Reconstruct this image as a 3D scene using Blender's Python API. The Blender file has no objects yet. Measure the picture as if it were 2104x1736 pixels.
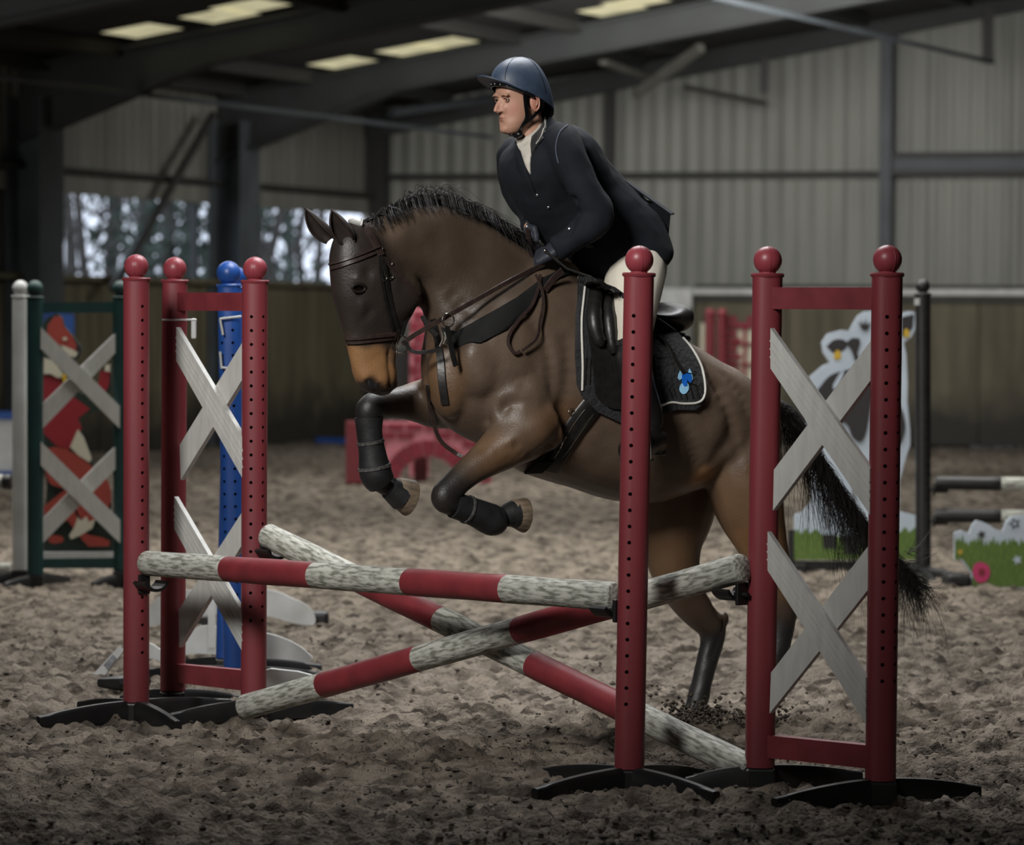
import bpy, bmesh, math, random
import numpy as np
from mathutils import Vector, Matrix, noise
from mathutils.bvhtree import BVHTree
from mathutils.geometry import delaunay_2d_cdt
random.seed(7); RNG = np.random.default_rng(7)
sc = bpy.context.scene
COL = sc.collection
V = Vector
# ---------------------------------------------------------------- camera
F = 7500.0
CAMZ = 1.48
pitch = math.atan(199.0 / F)
ROT = Matrix.Rotation(math.pi / 2 - pitch, 3, 'X') @ Matrix.Rotation(math.radians(0.36), 3, 'Z')
cam_d = bpy.data.cameras.new('camera'); cam = bpy.data.objects.new('camera', cam_d); COL.objects.link(cam)
cam_d.sensor_width = 36.0; cam_d.lens = F / 2104 * 36.0
cam_d.clip_start = 0.1; cam_d.clip_end = 400
cam_d.dof.use_dof = True; cam_d.dof.focus_distance = 12.6; cam_d.dof.aperture_fstop = 3.6
cam.matrix_world = Matrix.Translation((0, 0, CAMZ)) @ ROT.to_4x4()
sc.camera = cam
# ---------------------------------------------------------------- world, light, exposure
wd = bpy.data.worlds.new('overcast_sky'); sc.world = wd; wd.use_nodes = True
nt = wd.node_tree; bg = nt.nodes['Background']
tc = nt.nodes.new('ShaderNodeTexCoord'); nz = nt.nodes.new('ShaderNodeTexNoise'); nz.inputs['Scale'].default_value = 3.0
cr = nt.nodes.new('ShaderNodeValToRGB'); cr.color_ramp.elements[0].color = (0.50, 0.58, 0.72, 1); cr.color_ramp.elements[1].color = (0.72, 0.78, 0.90, 1)
nt.links.new(tc.outputs['Generated'], nz.inputs['Vector']); nt.links.new(nz.outputs['Fac'], cr.inputs['Fac']); nt.links.new(cr.outputs['Color'], bg.inputs['Color'])
bg.inputs['Strength'].default_value = 1.7
sc.view_settings.view_transform = 'Standard'; sc.view_settings.look = 'None'
sc.view_settings.gamma = 1.0; sc.view_settings.use_curve_mapping = False
sc.view_settings.exposure = 0.1
def aim(o, loc, tgt):
    o.location = loc; d = V(tgt) - V(loc); o.rotation_euler = d.to_track_quat('-Z', 'Y').to_euler()
def area(name, loc, tgt, sx, sy, watt, col=(1, 1, 1), spread=180):
    l = bpy.data.lights.new(name, 'AREA'); l.shape = 'RECTANGLE'; l.size = sx; l.size_y = sy; l.energy = watt; l.color = col
    l.spread = math.radians(spread)
    o = bpy.data.objects.new(name, l); COL.objects.link(o); aim(o, loc, tgt); return o
def spot(name, loc, tgt, watt, angle, blend, radius, col=(1, 1, 1)):
    l = bpy.data.lights.new(name, 'SPOT'); l.energy = watt; l.spot_size = math.radians(angle); l.spot_blend = blend
    l.shadow_soft_size = radius; l.color = col
    o = bpy.data.objects.new(name, l); COL.objects.link(o); aim(o, loc, tgt); return o
spot('floodlight_front', (-3.4, 5.4, 5.4), (0.25, 14.2, 1.5), 3300, 37, 1.0, 1.0, (1.0, 0.98, 0.94))
area('roof_lamp_middle', (-0.5, 22.5, 5.0), (-0.2, 22.5, 0), 7, 9, 640, (1.0, 0.99, 0.95), 150)
area('roof_lamp_back', (2.0, 38.0, 4.8), (2.6, 47.5, 1.6), 5, 2.5, 400, (1.0, 0.98, 0.95), 160)
area('far_ground_fill', (0.5, 33.5, 4.9), (0.5, 33.5, 0), 6, 5, 330, (1.0, 0.99, 0.95), 150)  # unseen fill added to brighten the dim ground and fillers far back
area('rafter_bounce_fill', (-9.5, 27.0, 1.6), (1.5, 41.0, 6.0), 3, 3, 130, (1.0, 0.98, 0.95), 150)  # unseen up-facing fill, added in place of bounce light on the rafters
area('roof_lamp_above', (0.2, 15.2, 5.2), (0.1, 14.6, 0), 2.6, 2.6, 150, (0.97, 0.98, 1.0), 120)
# ---------------------------------------------------------------- helpers
def ray(px, py):
    return (ROT @ V(((px - 1052) / F, -(py - 868) / F, -1))).normalized()
CO = V((0, 0, CAMZ))
def W(px, py, D):
    r = ray(px, py); return CO + r * (D / r.y)
def G(px, py, z=0.0):
    r = ray(px, py); return CO + r * ((z - CAMZ) / r.z)
def isect(px, py, p0, n):
    r = ray(px, py); return CO + r * ((p0 - CO).dot(n) / r.dot(n))
def pxof(p):
    q = ROT.transposed() @ (V(p) - CO); return (1052 + F * q.x / -q.z, 868 - F * q.y / -q.z)
TH = math.radians(32)
HU = V((-math.cos(TH), -math.sin(TH), 0))            # the way the horse goes
HL = V((math.sin(TH), -math.cos(TH), 0))             # to its near (left) side
HA = V((0.80, 13.9, 0))
def H(px, py, off=0.0):
    return isect(px, py, HA + HL * off, HL)
def lin(c):
    c = c / 255.0; return c / 12.92 if c <= 0.04045 else ((c + 0.055) / 1.055) ** 2.4
def rgb(r, g, b): return (lin(r), lin(g), lin(b), 1)
def mat(name, c, rough=0.6, c2=None, scale=8.0, bump=0.0, metal=0.0, spec=0.5, stretch=(1, 1, 1), detail=6.0, emis=None, coat=0.0, sheen=0.0, bscale=None, lo=0.35, hi=0.7):
    m = bpy.data.materials.new(name); m.use_nodes = True; n = m.node_tree; L = n.links
    b = n.nodes['Principled BSDF']; b.inputs['Roughness'].default_value = rough; b.inputs['Metallic'].default_value = metal
    b.inputs['Specular IOR Level'].default_value = spec; b.inputs['Base Color'].default_value = c
    b.inputs['Coat Weight'].default_value = coat; b.inputs['Coat Roughness'].default_value = 0.25
    if sheen: b.inputs['Sheen Weight'].default_value = sheen
    if c2 or bump:
        t = n.nodes.new('ShaderNodeTexCoord'); mp = n.nodes.new('ShaderNodeMapping'); mp.inputs['Scale'].default_value = stretch
        L.new(t.outputs['Object'], mp.inputs['Vector'])
        nz = n.nodes.new('ShaderNodeTexNoise'); nz.inputs['Scale'].default_value = scale; nz.inputs['Detail'].default_value = detail
        L.new(mp.outputs['Vector'], nz.inputs['Vector'])
        if c2:
            r = n.nodes.new('ShaderNodeValToRGB'); r.color_ramp.elements[0].color = c; r.color_ramp.elements[1].color = c2
            r.color_ramp.elements[0].position = lo; r.color_ramp.elements[1].position = hi
            L.new(nz.outputs['Fac'], r.inputs['Fac']); L.new(r.outputs['Color'], b.inputs['Base Color'])
            if emis: L.new(r.outputs['Color'], b.inputs['Emission Color'])
        if bump:
            nb = nz
            if bscale:
                nb = n.nodes.new('ShaderNodeTexNoise'); nb.inputs['Scale'].default_value = bscale; nb.inputs['Detail'].default_value = 4
                L.new(mp.outputs['Vector'], nb.inputs['Vector'])
            bp = n.nodes.new('ShaderNodeBump'); bp.inputs['Strength'].default_value = bump; bp.inputs['Distance'].default_value = 0.02
            L.new(nb.outputs['Fac'], bp.inputs['Height']); L.new(bp.outputs['Normal'], b.inputs['Normal'])
    if emis:
        b.inputs['Emission Strength'].default_value = emis
        if not c2: b.inputs['Emission Color'].default_value = c
    return m
def cmat(name, rough=0.5, spec=0.5, bump=0.0, scale=60, sheen=0.0, vary=0.25):
    m = mat(name, (1, 1, 1, 1), rough, spec=spec, bump=bump, scale=scale, sheen=sheen); n = m.node_tree
    a = n.nodes.new('ShaderNodeAttribute'); a.attribute_name = 'Col'
    t = n.nodes.new('ShaderNodeTexCoord'); nz = n.nodes.new('ShaderNodeTexNoise'); nz.inputs['Scale'].default_value = 9; nz.inputs['Detail'].default_value = 5
    n.links.new(t.outputs['Object'], nz.inputs['Vector'])
    mr = n.nodes.new('ShaderNodeMapRange'); mr.inputs['To Min'].default_value = 1 - vary; mr.inputs['To Max'].default_value = 1 + vary
    n.links.new(nz.outputs['Fac'], mr.inputs['Value'])
    mx = n.nodes.new('ShaderNodeVectorMath'); mx.operation = 'SCALE'
    n.links.new(a.outputs['Color'], mx.inputs[0]); n.links.new(mr.outputs['Result'], mx.inputs['Scale'])
    n.links.new(mx.outputs['Vector'], n.nodes['Principled BSDF'].inputs['Base Color']); return m
def tag(o, label=None, cat=None, group=None, kind=None):
    for k, v in (('label', label), ('category', cat), ('group', group), ('kind', kind)):
        if v: o[k] = v
    return o
def thing(name, loc, label, cat, group=None):
    o = bpy.data.objects.new(name, None); o.empty_display_size = 0.1; COL.objects.link(o); o.location = loc
    return tag(o, label, cat, group)
def crom(P, k):
    """Catmull-Rom resampling of a list of tuples / vectors, k steps per span."""
    A = [np.array(p, float) for p in P]; out = []
    n = len(A)
    if n < 3:
        return [A[0] + (A[-1] - A[0]) * i / k for i in range(k + 1)]
    for i in range(n - 1):
        p0 = A[i - 1] if i > 0 else 2 * A[0] - A[1]; p1 = A[i]; p2 = A[i + 1]; p3 = A[i + 2] if i + 2 < n else 2 * A[-1] - A[-2]
        for j in range(k):
            t = j / k
            out.append(0.5 * ((2 * p1) + (-p0 + p2) * t + (2 * p0 - 5 * p1 + 4 * p2 - p3) * t * t + (-p0 + 3 * p1 - 3 * p2 + p3) * t ** 3))
    out.append(A[-1]); return out
class MB:
    def __init__(s): s.v = []; s.f = []; s.m = []
    def add(s, vs, fs, mi=0):
        b = len(s.v); s.v += [tuple(x) for x in vs]; s.f += [tuple(i + b for i in f) for f in fs]; s.m += [mi] * len(fs); return s
    def box(s, c, size, M=None, mi=0, bev=0.0):
        hx, hy, hz = [x / 2 for x in size]; M = M or Matrix.Identity(3)
        if bev <= 0:
            vs = [V(c) + M @ V((x * hx, y * hy, z * hz)) for x in (-1, 1) for y in (-1, 1) for z in (-1, 1)]
            return s.add(vs, [(0, 1, 3, 2), (4, 6, 7, 5), (0, 4, 5, 1), (2, 3, 7, 6), (0, 2, 6, 4), (1, 5, 7, 3)], mi)
        bm = bmesh.new(); bmesh.ops.create_cube(bm, size=1)
        for v in bm.verts: v.co = V((v.co.x * size[0], v.co.y * size[1], v.co.z * size[2]))
        bmesh.ops.bevel(bm, geom=bm.edges[:], offset=bev, segments=2, affect='EDGES', profile=0.5)
        bm.verts.index_update()
        s.add([V(c) + M @ v.co for v in bm.verts], [[v.index for v in f.verts] for f in bm.faces], mi); bm.free(); return s
    def bar(s, a, b, w, h, up=V((0, 0, 1)), mi=0, bev=0.0):
        a = V(a); b = V(b); d = b - a; L = d.length; d.normalize(); x = d.cross(V(up)).normalized(); z = x.cross(d).normalized()
        return s.box((a + b) / 2, (w, L, h), Matrix((x, d, z)).transposed(), mi, bev)
    def tube(s, P, R, n=10, mi=0, caps=True, sq=2.0):
        P = [V(p) for p in P]; R = R if hasattr(R, '__len__') else [R] * len(P); N = len(P)
        T = [((P[min(i + 1, N - 1)] - P[max(i - 1, 0)])).normalized() for i in range(N)]
        a = V((0, 0, 1)) if abs(T[0].z) < 0.9 else V((0, 1, 0)); x = T[0].cross(a).normalized(); vs = []
        for i in range(N):
            x = (x - T[i] * x.dot(T[i])).normalized(); y = T[i].cross(x)
            for k in range(n):
                t = 2 * math.pi * k / n; c, q = math.cos(t), math.sin(t)
                c = math.copysign(abs(c) ** (2 / sq), c); q = math.copysign(abs(q) ** (2 / sq), q)
                vs.append(P[i] + (x * c + y * q) * R[i])
        fs = [(i * n + k, i * n + (k + 1) % n, (i + 1) * n + (k + 1) % n, (i + 1) * n + k) for i in range(N - 1) for k in range(n)]
        if caps: fs += [tuple(range(n - 1, -1, -1)), tuple((N - 1) * n + k for k in range(n))]
        return s.add(vs, fs, mi)
    def rings(s, secs, n=20, mi=0, sq=2.0, caps=True):
        """secs: (centre, semi-axis a, semi-axis b) vectors; a closed loft."""
        vs = []
        for c, a, b in secs:
            for k in range(n):
                t = 2 * math.pi * k / n; cc, q = math.cos(t), math.sin(t)
                cc = math.copysign(abs(cc) ** (2 / sq), cc); q = math.copysign(abs(q) ** (2 / sq), q)
                vs.append(c + a * cc + b * q)
        N = len(secs)
        fs = [(i * n + k, i * n + (k + 1) % n, (i + 1) * n + (k + 1) % n, (i + 1) * n + k) for i in range(N - 1) for k in range(n)]
        if caps: fs += [tuple(range(n - 1, -1, -1)), tuple((N - 1) * n + k for k in range(n))]
        return s.add(vs, fs, mi)
    def ell(s, c, r, M=None, mi=0, n=16, m=10):
        M = M or Matrix.Identity(3); c = V(c); vs = [c + M @ V((0, 0, r[2]))]
        for i in range(1, m):
            p = math.pi * i / m
            for k in range(n):
                t = 2 * math.pi * k / n; vs.append(c + M @ V((r[0] * math.sin(p) * math.cos(t), r[1] * math.sin(p) * math.sin(t), r[2] * math.cos(p))))
        vs.append(c + M @ V((0, 0, -r[2]))); fs = [(0, 1 + k, 1 + (k + 1) % n) for k in range(n)]
        for i in range(m - 2):
            fs += [(1 + i * n + k, 1 + (i + 1) * n + k, 1 + (i + 1) * n + (k + 1) % n, 1 + i * n + (k + 1) % n) for k in range(n)]
        e = len(vs) - 1; b = 1 + (m - 2) * n; fs += [(e, b + (k + 1) % n, b + k) for k in range(n)]
        return s.add(vs, fs, mi)
    def slab(s, poly, nrm, th, mi=0):
        """polygon (3-D, planar) given a thickness th along nrm; poly is the face turned to nrm."""
        P = [V(p) for p in poly]; nrm = V(nrm).normalized(); x = (P[1] - P[0]).normalized(); y = nrm.cross(x)
        c2 = [V(((p - P[0]).dot(x), (p - P[0]).dot(y))) for p in P]; n = len(P)
        vo, eo, fo, *_ = delaunay_2d_cdt(c2, [], [list(range(n))], 1, 1e-6)
        vv = [P[0] + x * q.x + y * q.y for q in vo]; k = len(vv)
        vs = vv + [p - nrm * th for p in vv]
        fs = [tuple(f) for f in fo] + [tuple(i + k for i in reversed(f)) for f in fo]
        cnt = {}
        for f in fo:
            for a, b in zip(f, f[1:] + f[:1]):
                cnt[(a, b)] = 1
        for (a, b) in list(cnt):
            if (b, a) not in cnt: fs.append((b, a, a + k, b + k))
        return s.add(vs, fs, mi)
    def build(s, name, mats, parent=None, smooth=False, L=None, kind=None, label=None, sharp=40):
        me = bpy.data.meshes.new(name); o = bpy.data.objects.new(name, me); COL.objects.link(o)
        org = V((0, 0, 0)); q = parent
        while q is not None: org += q.location; q = q.parent
        me.from_pydata([tuple(V(v) - org) for v in s.v], [], s.f)
        for m in (mats if isinstance(mats, (list, tuple)) else [mats]): me.materials.append(m)
        if max(s.m, default=0) > 0: me.polygons.foreach_set('material_index', s.m)
        bm = bmesh.new(); bm.from_mesh(me); bmesh.ops.recalc_face_normals(bm, faces=bm.faces); bm.to_mesh(me); bm.free()
        if smooth:
            me.polygons.foreach_set('use_smooth', [True] * len(me.polygons))
            me.set_sharp_from_angle(angle=math.radians(sharp))
        if parent: o.parent = parent
        tag(o, label, None, None, kind); me.update(); return o
def struct(mb, name, mats, parent=None, **k):
    o = mb.build(name, mats, parent, **k)
    if parent is None: o['kind'] = 'structure'
    return o
def remesh(mb, voxel, smooth=6, fac=0.5):
    me = bpy.data.meshes.new('tmp'); me.from_pydata([tuple(v) for v in mb.v], [], mb.f)
    bm = bmesh.new(); bm.from_mesh(me); bmesh.ops.recalc_face_normals(bm, faces=bm.faces); bm.to_mesh(me); bm.free()
    o = bpy.data.objects.new('tmp', me); COL.objects.link(o)
    r = o.modifiers.new('r', 'REMESH'); r.mode = 'VOXEL'; r.voxel_size = voxel; r.adaptivity = 0
    if smooth:
        q = o.modifiers.new('s', 'SMOOTH'); q.factor = fac; q.iterations = smooth
    dg = bpy.context.evaluated_depsgraph_get(); ev = o.evaluated_get(dg); m2 = bpy.data.meshes.new_from_object(ev)
    n = len(m2.vertices); co = np.empty(n * 3); m2.vertices.foreach_get('co', co); co = co.reshape(-1, 3)
    fs = [tuple(p.vertices) for p in m2.polygons]
    bpy.data.objects.remove(o); bpy.data.meshes.remove(me); bpy.data.meshes.remove(m2)
    return co, fs
def normals_of(co, fs):
    q = np.array([f if len(f) == 4 else (f[0], f[1], f[2], f[2]) for f in fs])
    a = co[q[:, 2]] - co[q[:, 0]]; b = co[q[:, 3]] - co[q[:, 1]]
    tri = q[:, 2] == q[:, 3]; b[tri] = co[q[tri, 2]] - co[q[tri, 1]]
    fn = np.cross(a, b); vn = np.zeros_like(co)
    for k in range(4): np.add.at(vn, q[:, k], fn)
    return vn / (np.linalg.norm(vn, axis=1)[:, None] + 1e-12)
def solid(name, co, fs, m, parent, colors=None, label=None):
    org = V((0, 0, 0)); q = parent
    while q is not None: org += q.location; q = q.parent
    me = bpy.data.meshes.new(name); me.from_pydata((co - np.array(org)).tolist(), [], fs)
    for x in (m if isinstance(m, list) else [m]): me.materials.append(x)
    me.polygons.foreach_set('use_smooth', [True] * len(me.polygons))
    if colors is not None:
        a = me.color_attributes.new('Col', 'FLOAT_COLOR', 'POINT'); a.data.foreach_set('color', np.c_[colors, np.ones(len(colors))].ravel().astype(np.float32))
    o = bpy.data.objects.new(name, me); COL.objects.link(o)
    if parent: o.parent = parent
    tag(o, label); return o
def bvh_of(co, fs): return BVHTree.FromPolygons([V(c) for c in co], fs)
def pairloft(mb, pairs, k=5, n=24, sq=2.0, mi=0, side=HL):
    """pairs: (top px, top py, bottom px, bottom py, half width, offset); sections across the animal."""
    S = crom(pairs, k); secs = []
    for q in S:
        a = H(q[0], q[1], q[5]); b = H(q[2], q[3], q[5]); secs.append(((a + b) / 2, (a - b) / 2, side * q[4]))
    return mb.rings(secs, n, mi, sq)
def limb(mb, pts, k=4, n=16):
    """pts: (px, py, offset, radius)."""
    S = crom([(*H(p[0], p[1], p[2]), p[3]) for p in pts], k)
    mb.tube([V(q[:3]) for q in S], [q[3] for q in S], n); return mb
def ribbon(mb, P, N, w, th, mi=0):
    """flat strap along points P with surface normals N (widths w may be a list)."""
    n = len(P); vs = []
    for i in range(n):
        t = (P[min(i + 1, n - 1)] - P[max(i - 1, 0)]).normalized(); x = N[i].cross(t).normalized(); nn = t.cross(x).normalized()
        if nn.dot(N[i]) < 0: nn = -nn
        ww = (w[i] if hasattr(w, '__len__') else w) / 2
        for (a, b) in ((-1, 0), (-0.85, 1), (0.85, 1), (1, 0)): vs.append(P[i] + x * a * ww + nn * b * th)
    fs = [(i * 4 + k, i * 4 + (k + 1) % 4, (i + 1) * 4 + (k + 1) % 4, (i + 1) * 4 + k) for i in range(n - 1) for k in range(4)]
    fs += [(0, 1, 2, 3), tuple((n - 1) * 4 + k for k in (3, 2, 1, 0))]
    return mb.add(vs, fs, mi)
def hit(bvh, px, py, lift, off):
    loc, nn, _, _ = bvh.ray_cast(CO, ray(px, py))
    if loc is None or (loc - CO).length > 17: return H(px, py, off), HL.copy()
    return loc + nn * lift, nn
def strap(mb, bvh, pts, w, th=0.004, lift=0.003, off=0.1, k=6, mi=0, sm=2):
    P = []; N = []
    for q in crom(pts, k):
        p, nn = hit(bvh, q[0], q[1], lift, off); P.append(p); N.append(nn)
    for _ in range(sm):
        P = [P[0]] + [(P[i - 1] + P[i] * 2 + P[i + 1]) / 4 for i in range(1, len(P) - 1)] + [P[-1]]
        N = [N[0]] + [((N[i - 1] + N[i] + N[i + 1]).normalized()) for i in range(1, len(N) - 1)] + [N[-1]]
    return ribbon(mb, P, N, w, th, mi), P
def patch(mb, bvh, poly, lift, th, step=8, off=0.2, mi=0, dr=None, smooth_poly=0):
    if smooth_poly: poly = [tuple(q) for q in crom(list(poly) + [poly[0]], smooth_poly)][:-1]
    xs = [p[0] for p in poly]; ys = [p[1] for p in poly]; n = len(poly)
    def inside(x, y):
        c = False
        for i in range(n):
            x1, y1 = poly[i]; x2, y2 = poly[i - 1]
            if (y1 > y) != (y2 > y) and x < (x2 - x1) * (y - y1) / (y2 - y1) + x1: c = not c
        return c
    pts = [V(p) for p in poly]; y = min(ys) + step / 2
    while y < max(ys):
        x = min(xs) + step / 2
        while x < max(xs):
            if inside(x, y) and min((V((x, y)) - V(p)).length for p in poly) > step * 0.4: pts.append(V((x, y)))
            x += step
        y += step
    vo, eo, fo, *_ = delaunay_2d_cdt(pts, [], [list(range(n))], 1, 1e-6)
    A = []; B = []
    for q in vo:
        p, nn = hit(bvh, q.x, q.y, lift, off); A.append(p + nn * th); B.append(p)
    k = len(A); fs = [tuple(f) for f in fo] + [tuple(i + k for i in reversed(f)) for f in fo]; cnt = set()
    for f in fo:
        for a, b in zip(f, f[1:] + f[:1]): cnt.add((a, b))
    for (a, b) in cnt:
        if (b, a) not in cnt: fs.append((b, a, a + k, b + k))
    return mb.add(A + B, fs, mi)
# ================================================================ materials
M_red = mat('red_plastic', rgb(132, 54, 61), 0.45, rgb(110, 44, 50), 5, 0.06, stretch=(1, 1, 0.2))
M_redrail = mat('red_painted_wood', rgb(124, 50, 56), 0.5, rgb(104, 40, 46), 9, 0.15, stretch=(1, 1, 1))
M_redball = mat('red_ball', rgb(150, 64, 74), 0.4, rgb(134, 56, 64), 6)
M_dkred = mat('dark_red', rgb(70, 14, 20), 0.7)
M_white = mat('white_painted_wood', rgb(194, 194, 190), 0.5, rgb(182, 182, 178), 14, 0.2, stretch=(3, 3, 0.6))
M_polew = mat('scuffed_white_paint', rgb(118, 118, 108), 0.7, rgb(188, 188, 179), 60, 0.3, stretch=(0.35, 1.5, 1.5), detail=14, lo=0.38, hi=0.58)
M_poler = mat('red_pole_paint', rgb(132, 48, 54), 0.5, rgb(110, 40, 46), 10, 0.15)
M_black = mat('black_plastic', rgb(22, 22, 24), 0.42, rgb(34, 33, 33), 12)
M_blue = mat('blue_plastic', rgb(38, 84, 160), 0.38, rgb(32, 70, 140), 5)
M_green = mat('dark_green_paint', rgb(22, 62, 60), 0.5, rgb(16, 48, 48), 6)
M_wplast = mat('white_plastic', rgb(200, 202, 202), 0.45, rgb(176, 176, 172), 6)
M_grey = mat('grey_print', rgb(110, 112, 118), 0.7, rgb(150, 150, 155), 60)
M_foxred = mat('fox_red_paint', rgb(160, 66, 56), 0.5)
M_coatred = mat('coat_red_paint', rgb(146, 36, 46), 0.5)
M_cream = mat('cream_paint', rgb(205, 200, 180), 0.5)
M_dgreen = mat('board_dark_green', rgb(30, 44, 36), 0.6)
M_yellow = mat('yellow_paint', rgb(200, 165, 50), 0.5)
M_cowwhite = mat('cow_white_paint', rgb(196, 208, 220), 0.5, rgb(178, 190, 204), 4)
M_cowblack = mat('cow_black_paint', rgb(46, 42, 44), 0.5)
M_grass = mat('painted_grass', rgb(104, 128, 56), 0.6, rgb(70, 98, 40), 30, stretch=(6, 6, 1), detail=4)
M_pink = mat('pink_paint', rgb(196, 60, 110), 0.5)
M_brick = mat('red_brick_paint', rgb(140, 42, 58), 0.6, rgb(120, 36, 50), 5)
M_mortar = mat('pink_mortar_paint', rgb(206, 128, 138), 0.6)
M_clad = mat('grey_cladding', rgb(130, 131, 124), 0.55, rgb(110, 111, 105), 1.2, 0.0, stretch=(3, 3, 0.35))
M_cladl = mat('grey_cladding_shade_tint', rgb(120, 120, 112), 0.6, rgb(98, 98, 90), 1.1, stretch=(3, 3, 0.35))  # darker copy of the grey cladding, shade put into its colour
M_steel = mat('painted_steel', rgb(72, 78, 82), 0.6, rgb(58, 62, 66), 2)
M_rafter = mat('rafter_steel', rgb(50, 53, 53), 0.7, rgb(42, 44, 44), 2)
M_dsteel = mat('dark_steel', rgb(44, 44, 42), 0.65)
M_roof = mat('roof_sheet', rgb(46, 46, 44), 0.8, rgb(34, 34, 33), 1)
M_kick = mat('kickboard_wood', rgb(98, 92, 72), 0.7, rgb(70, 64, 48), 1.4, 0.2, stretch=(4, 4, 0.5), bscale=10)
def dirty(m, z0, z1, dark):
    """mud splashed up the foot of a wall: an irregular stain that ends between z0 and z1."""
    n = m.node_tree; L = n.links; b = n.nodes['Principled BSDF']; src = b.inputs['Base Color'].links[0].from_socket
    g = n.nodes.new('ShaderNodeNewGeometry'); sp = n.nodes.new('ShaderNodeSeparateXYZ'); L.new(g.outputs['Position'], sp.inputs[0])
    nz = n.nodes.new('ShaderNodeTexNoise'); nz.inputs['Scale'].default_value = 2.5; nz.inputs['Detail'].default_value = 5; L.new(g.outputs['Position'], nz.inputs['Vector'])
    ad = n.nodes.new('ShaderNodeMath'); ad.operation = 'MULTIPLY_ADD'; ad.inputs[1].default_value = -0.9; L.new(nz.outputs['Fac'], ad.inputs[0]); L.new(sp.outputs['Z'], ad.inputs[2])
    mr = n.nodes.new('ShaderNodeMapRange'); mr.inputs['From Min'].default_value = z0 - 0.45; mr.inputs['From Max'].default_value = z1 - 0.45
    mr.inputs['To Min'].default_value = 1; mr.inputs['To Max'].default_value = 0; L.new(ad.outputs[0], mr.inputs['Value'])
    mx = n.nodes.new('ShaderNodeMix'); mx.data_type = 'RGBA'; L.new(mr.outputs[0], mx.inputs['Factor']); L.new(src, mx.inputs['A']); mx.inputs['B'].default_value = dark
    L.new(mx.outputs['Result'], b.inputs['Base Color'])
dirty(M_kick, 0.25, 0.75, rgb(38, 34, 28))
M_sand = mat('arena_sand', rgb(64, 57, 50), 0.95, rgb(134, 124, 112), 7, 1.0, detail=15, spec=0.12, bscale=70, lo=0.36, hi=0.60)
M_clod = mat('dark_clods', rgb(58, 52, 46), 0.95, rgb(92, 84, 76), 18, 0.6, spec=0.15)
M_sky = mat('translucent_rooflight', rgb(186, 180, 146), 0.7, rgb(156, 150, 122), 3.0, emis=1.0)
M_bark = mat('bark', rgb(84, 80, 76), 0.9, rgb(58, 56, 52), 6)
M_leafd = mat('evergreen_leaves', rgb(84, 98, 88), 0.8, rgb(58, 70, 62), 2)
M_leafb = mat('winter_twigs', rgb(120, 108, 108), 0.9, rgb(88, 80, 80), 2)
M_out = mat('grass_outside', rgb(80, 84, 62), 0.95, rgb(60, 62, 48), 1)
# ================================================================ the arena
WD = V((3.42, 8.0, 0)).normalized(); WP0 = V((-5.26, 40.0, 0)); WN = V((WD.y, -WD.x, 0))   # left wall
BC = V((-1.84, 48.0, 0)); BD = V((6.44, -2.0, 0)).normalized(); BN = V((BD.y, -BD.x, 0))     # back wall, BN towards the arena
def LW(px, z=0.0):
    p = isect(px, 700, WP0, WN); return (p - BC).dot(WD)        # distance along the left wall from the corner (negative)
def roofz(p):
    d = (V((p.x, p.y, 0)) - WP0).dot(WN); return 4.3 + 0.15 * min(d, 20) - 0.15 * max(d - 20, 0)
# --- floor: one sheet of riding sand, finer in front
def vnoise(x, y, s, seed):
    r = np.random.default_rng(seed); T = r.random((256, 256)); x = x * s; y = y * s
    i = np.floor(x).astype(int); j = np.floor(y).astype(int); fx = x - i; fy = y - j; fx = fx * fx * (3 - 2 * fx); fy = fy * fy * (3 - 2 * fy)
    a = T[i % 256, j % 256]; b = T[(i + 1) % 256, j % 256]; c = T[i % 256, (j + 1) % 256]; d = T[(i + 1) % 256, (j + 1) % 256]
    return a + (b - a) * fx + (c - a) * fy + (a - b - c + d) * fx * fy
ys = [-3.0, 2, 5, 7.5, 8.8]; y = 9.4
while y < 56: ys.append(y); y += 0.0135 if y < 14.6 else 0.0135 * (1 + (y - 14.6) * 0.55)
ys = np.array(ys)
xs = np.concatenate([[-26, -14, -8, -5.0, -3.6, -2.9], np.arange(-2.5, 2.5, 0.0145), [2.6, 2.9, 3.4, 4.2, 5.4, 7.4, 10, 15]])
xx = np.arange(-2.5, 2.5, 0.0145)
X, Y = np.meshgrid(xs, ys)
# beyond 18 m the dense band widens with distance so that it still fills the view
wide = np.clip((Y - 15.0) / 4.0, 0, 8)[:, :]
inner = (np.abs(X) <= 2.5)
X = np.where(inner, X * (1 + wide * 0.24), X + np.sign(X) * 2.5 * wide * 0.24)
def height(X, Y):
    z = (vnoise(X, Y, 1.1, 1) - 0.5) * 0.026 + (vnoise(X, Y, 3.7, 2) - 0.5) * 0.022
    c = vnoise(X, Y, 9.5, 3); z += np.clip(c - 0.5, 0, 1) ** 1.2 * 0.055
    c2 = vnoise(X + 3.3, Y, 22, 4); z += np.clip(c2 - 0.45, 0, 1) * 0.058
    z += (vnoise(X, Y + 7, 41, 5) - 0.5) * 0.022 + (np.random.default_rng(6).random(X.shape) - .5) * 0.007
    return z - 0.022
Z = height(X, Y); NX = len(xs); NY = len(ys)
co = np.stack([X, Y, Z], -1).reshape(-1, 3)
ii = np.arange((NY - 1) * NX).reshape(NY - 1, NX)[:, :-1].ravel()
quads = np.stack([ii, ii + 1, ii + 1 + NX, ii + NX], 1)
me = bpy.data.meshes.new('floor'); me.vertices.add(len(co)); me.vertices.foreach_set('co', co.ravel())
me.loops.add(quads.size); me.loops.foreach_set('vertex_index', quads.ravel()); me.polygons.add(len(quads))
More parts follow.
